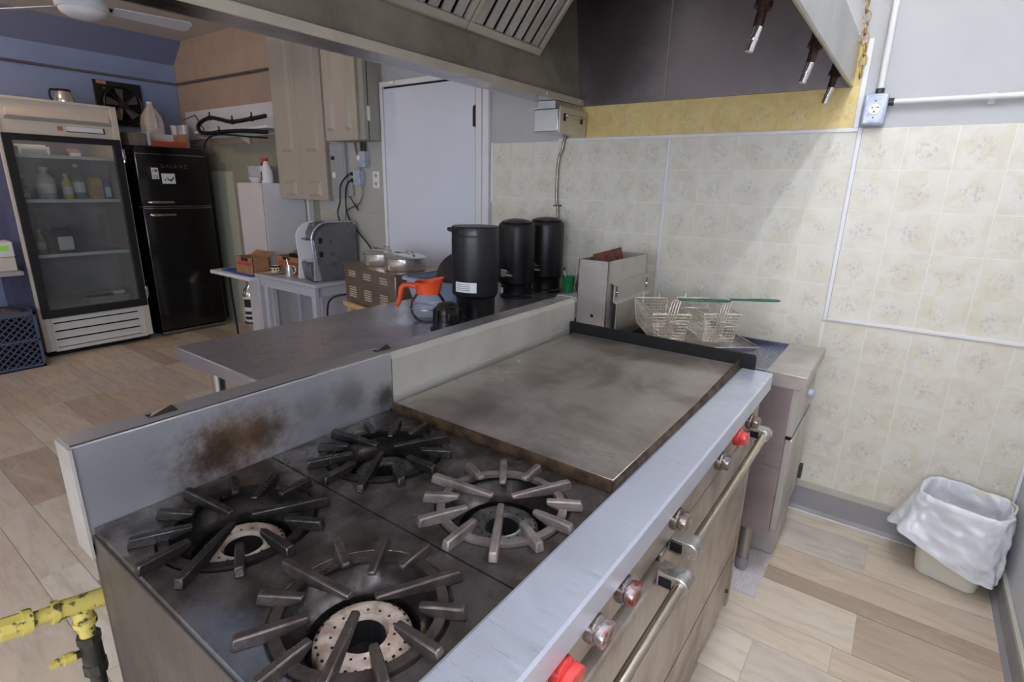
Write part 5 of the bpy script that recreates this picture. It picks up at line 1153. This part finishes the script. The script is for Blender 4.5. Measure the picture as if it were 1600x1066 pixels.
t = thing('coffee_carafe', 'short polished steel carafe with black handle on top of the cooler', 'carafe', (-5.86, 1.70, 2.025), R(-80))
obj('body', B().lathe([(0, 0), (.062, 0), (.066, .01), (.066, .05), (.055, .085), (.048, .105), (0, .105)], n=28), m_pot, t, smooth=40)
obj('lid', B().lathe([(0, .105), (.05, .105), (.054, .115), (.05, .122), (0, .124)], n=28), m_black, t, smooth=40)
obj('handle', B().tube([(.045, 0, .112), (.085, 0, .112), (.10, 0, .09), (.10, 0, .05), (.088, 0, .03)], .009, 8), m_black, t, smooth=60)
# fan unit on the blue wall
t = thing('wall_fan', 'black square extractor fan unit mounted on the blue wall', 'fan', (-6.40, 2.30, 1.945))
FX = -6.415
obj('plate', B().box(XL+.002, 2.105, 1.947, FX, 2.500, 2.338), m_black, t, world=True, bevel=.003)
obj('shroud', B().lathe([(.150, 0), (.165, 0), (.165, .04), (.158, .045), (.150, .04), (.150, 0)], (FX, 2.315, 2.135), 36, 'x'), m_black, t, world=True, smooth=40)
obj('bore', B().lathe([(0, .001), (.15, .001)], (FX, 2.315, 2.135), 30, 'x'), m_dark, t, world=True)
for k in range(5):
    a = 2*math.pi*k/5+.3; b_ = B().add([(.01, .03, -.01), (.03, .035, .02), (.03, .14, .06), (.012, .14, -.02)], [(0, 1, 2, 3)]).xf(Matrix.Translation((FX, 2.315, 2.135)) @ Matrix.Rotation(a, 4, 'X')); obj('blade', b_, m_conduitg, t, world=True)
obj('motor', B().lathe([(0, .05), (.035, .05), (.04, .0), (0, 0)], (FX, 2.315, 2.135), 18, 'x'), m_ink, t, world=True, smooth=40)
for k in range(4): a = R(45+90*k); obj('guard_wire', B().tube([(FX+.045, 2.315, 2.135), (FX+.045, 2.315+.158*math.cos(a), 2.135+.158*math.sin(a))], .003, 5), m_ink, t, world=True)
obj('rating_label', B().box(FX, 2.13, 2.305, FX+.002, 2.21, 2.335), m_card, t, world=True); obj('bolt', B().lathe([(0, .006), (.008, .004), (.01, 0)], (FX, 2.19, 2.27), 10, 'x'), m_brass, t, world=True)
# milk crate, shelf, device at the left
t = thing('milk_crate', 'blue-grey lattice plastic crate on the floor beside the cooler', 'crate', (-5.545, .93, 0))
x0, x1, y0, y1, H_ = -5.72, -5.372, .745, 1.108, .452
for q in ((y0, y0+.02), (y1-.02, y1)):
    for xx in ((x0, x0+.02), (x1-.02, x1)): obj('corner_post', B().box(xx[0], q[0], 0, xx[1], q[1], H_), m_crate, t, world=True, bevel=.003)
for z0, z1 in ((0, .03), (.215, .235), (H_-.035, H_)):
    obj('rail', B().box(x1-.014, y0, z0, x1, y1, z1), m_crate, t, world=True, bevel=.003); obj('rail', B().box(x0, y0, z0, x0+.014, y1, z1), m_crate, t, world=True, bevel=.003)
    obj('rail', B().box(x0, y0, z0, x1, y0+.014, z1), m_crate, t, world=True, bevel=.003); obj('rail', B().box(x0, y1-.014, z0, x1, y1, z1), m_crate, t, world=True, bevel=.003)
obj('floor_grid', B().box(x0, y0, .004, x1, y1, .012), m_crate, t, world=True)
for za, zb in ((.03, .215), (.235, H_-.035)):
    Lz = zb-za
    for s_ in (1, -1):
        c = y0+.02-Lz
        while c < y1-.02:
            p0, p1 = (c, 0.0), (c+Lz, Lz)                     # clip the diagonal to the face
            a0 = max(p0[0], y0+.02); b0 = min(p1[0], y1-.02)
            if b0-a0 > .015:
                u0, u1 = (a0, za+a0-c), (b0, za+b0-c)
                if s_ < 0: u0, u1 = (u0[0], za+zb-u0[1]), (u1[0], za+zb-u1[1])
                obj('lattice_bar', B().tube([(x1-.007, *u0), (x1-.007, *u1)], .0055, 4), m_crate, t, world=True)
            c += .048
obj('inner_liner', B().box(x0+.02, y0+.02, .012, x1-.03, y1-.02, H_-.10), m_dark, t, world=True)
o = obj('crumpled_papers', B().lathe([(0, 0), (.13, 0), (.15, .02), (.10, .05), (.05, .062), (0, .06)], n=11), mat('paper_scraps', (120, 104, 108), .8, col2=(60, 56, 66), scale=25), smooth=20, label='crumpled wrappers lying in the top of the milk crate', cat='paper'); o.location = (-5.545, .92, .353+.06)
t = thing('low_shelf', 'narrow shelf beside the cooler holding a boxed device', 'shelf', (-5.7, .85, 0))
obj('board', B().box(-5.95, .45, .712, -5.50, 1.122, .742), m_greypanel, t, world=True, bevel=.003)
obj('back_leg', B().box(-5.93, .5, 0, -5.89, .54, .712), m_slate, t, world=True); obj('back_leg', B().box(-5.93, 1.06, 0, -5.89, 1.10, .712), m_slate, t, world=True)
obj('front_leg', B().box(-5.55, .46, 0, -5.51, .50, .712), m_slate, t, world=True)
obj('tan_box', B().box(-5.80, .80, .743, -5.57, 1.105, .845), m_cream, world=True, bevel=.004, label='flat cream box on the narrow shelf under the display device', cat='box')
t = thing('scale_device', 'white countertop device with a green display on the cream box', 'device', (-5.68, .98, .846))
obj('case', B().box(-5.78, .86, .846, -5.60, 1.115, .965), m_white, t, world=True, bevel=.008)
obj('display', B().box(-5.601, .96, .895, -5.598, 1.085, .935), m_led, t, world=True)
# ceiling fan
t = thing('ceiling_fan', 'white ceiling fan with a shallow light bowl in the far part of the room', 'ceiling fan', (-4.62, 1.53, 2.45))
fc = (-4.62, 1.53)
obj('motor', B().lathe([(0, 2.60), (.06, 2.60), (.09, 2.585), (.135, 2.565), (.145, 2.545), (.145, 2.515), (.135, 2.50), (0, 2.50)], (*fc, 0), 36), m_fanwhite, t, world=True, smooth=40)
obj('light_bowl', B().lathe([(.13, 2.50), (.12, 2.478), (.085, 2.458), (.04, 2.447), (0, 2.444)], (*fc, 0), 36), m_white, t, world=True, smooth=50)
obj('down_rod', B().cyl((*fc, 2.59), (*fc, ZC-.001), .022, n=14).lathe([(.02, 2.70), (.06, 2.74), (.07, ZC-.002)], (*fc, 0), 24), m_fanwhite, t, world=True, smooth=40)
for a in (84, 204, 324):
    M = Matrix.Translation((fc[0], fc[1], 2.53)) @ Matrix.Rotation(R(a), 4, 'Z') @ Matrix.Rotation(R(-13), 4, 'X')
    bl = obj('blade', B().prism([(.17, -.055), (.62, -.075), (.64, -.05), (.64, .05), (.62, .075), (.17, .055)], 'z', -.003, .003).xf(M), m_fanwhite, t, world=True, bevel=.001)
    obj('blade_arm', B().box(.12, -.025, .003, .22, .025, .009).xf(M), m_chrome, bl, world=True)
# bare bulb farther down the ceiling, out of frame
t = thing('ceiling_bulb', 'warm globe lamp on the ceiling of the far part of the room', 'ceiling lamp', (-5.35, .55, ZC))
obj('base', B().lathe([(0, ZC-.001), (.07, ZC-.001), (.06, ZC-.03), (0, ZC-.03)], (-5.35, .55, 0), 24), m_white, t, world=True, smooth=40)
obj('globe', B().lathe([(0, 2.62), (.03, 2.627), (.055, 2.65), (.062, 2.685), (.05, 2.72), (.03, 2.745)], (-5.35, .55, 0), 24), m_bulb, t, world=True, smooth=60)
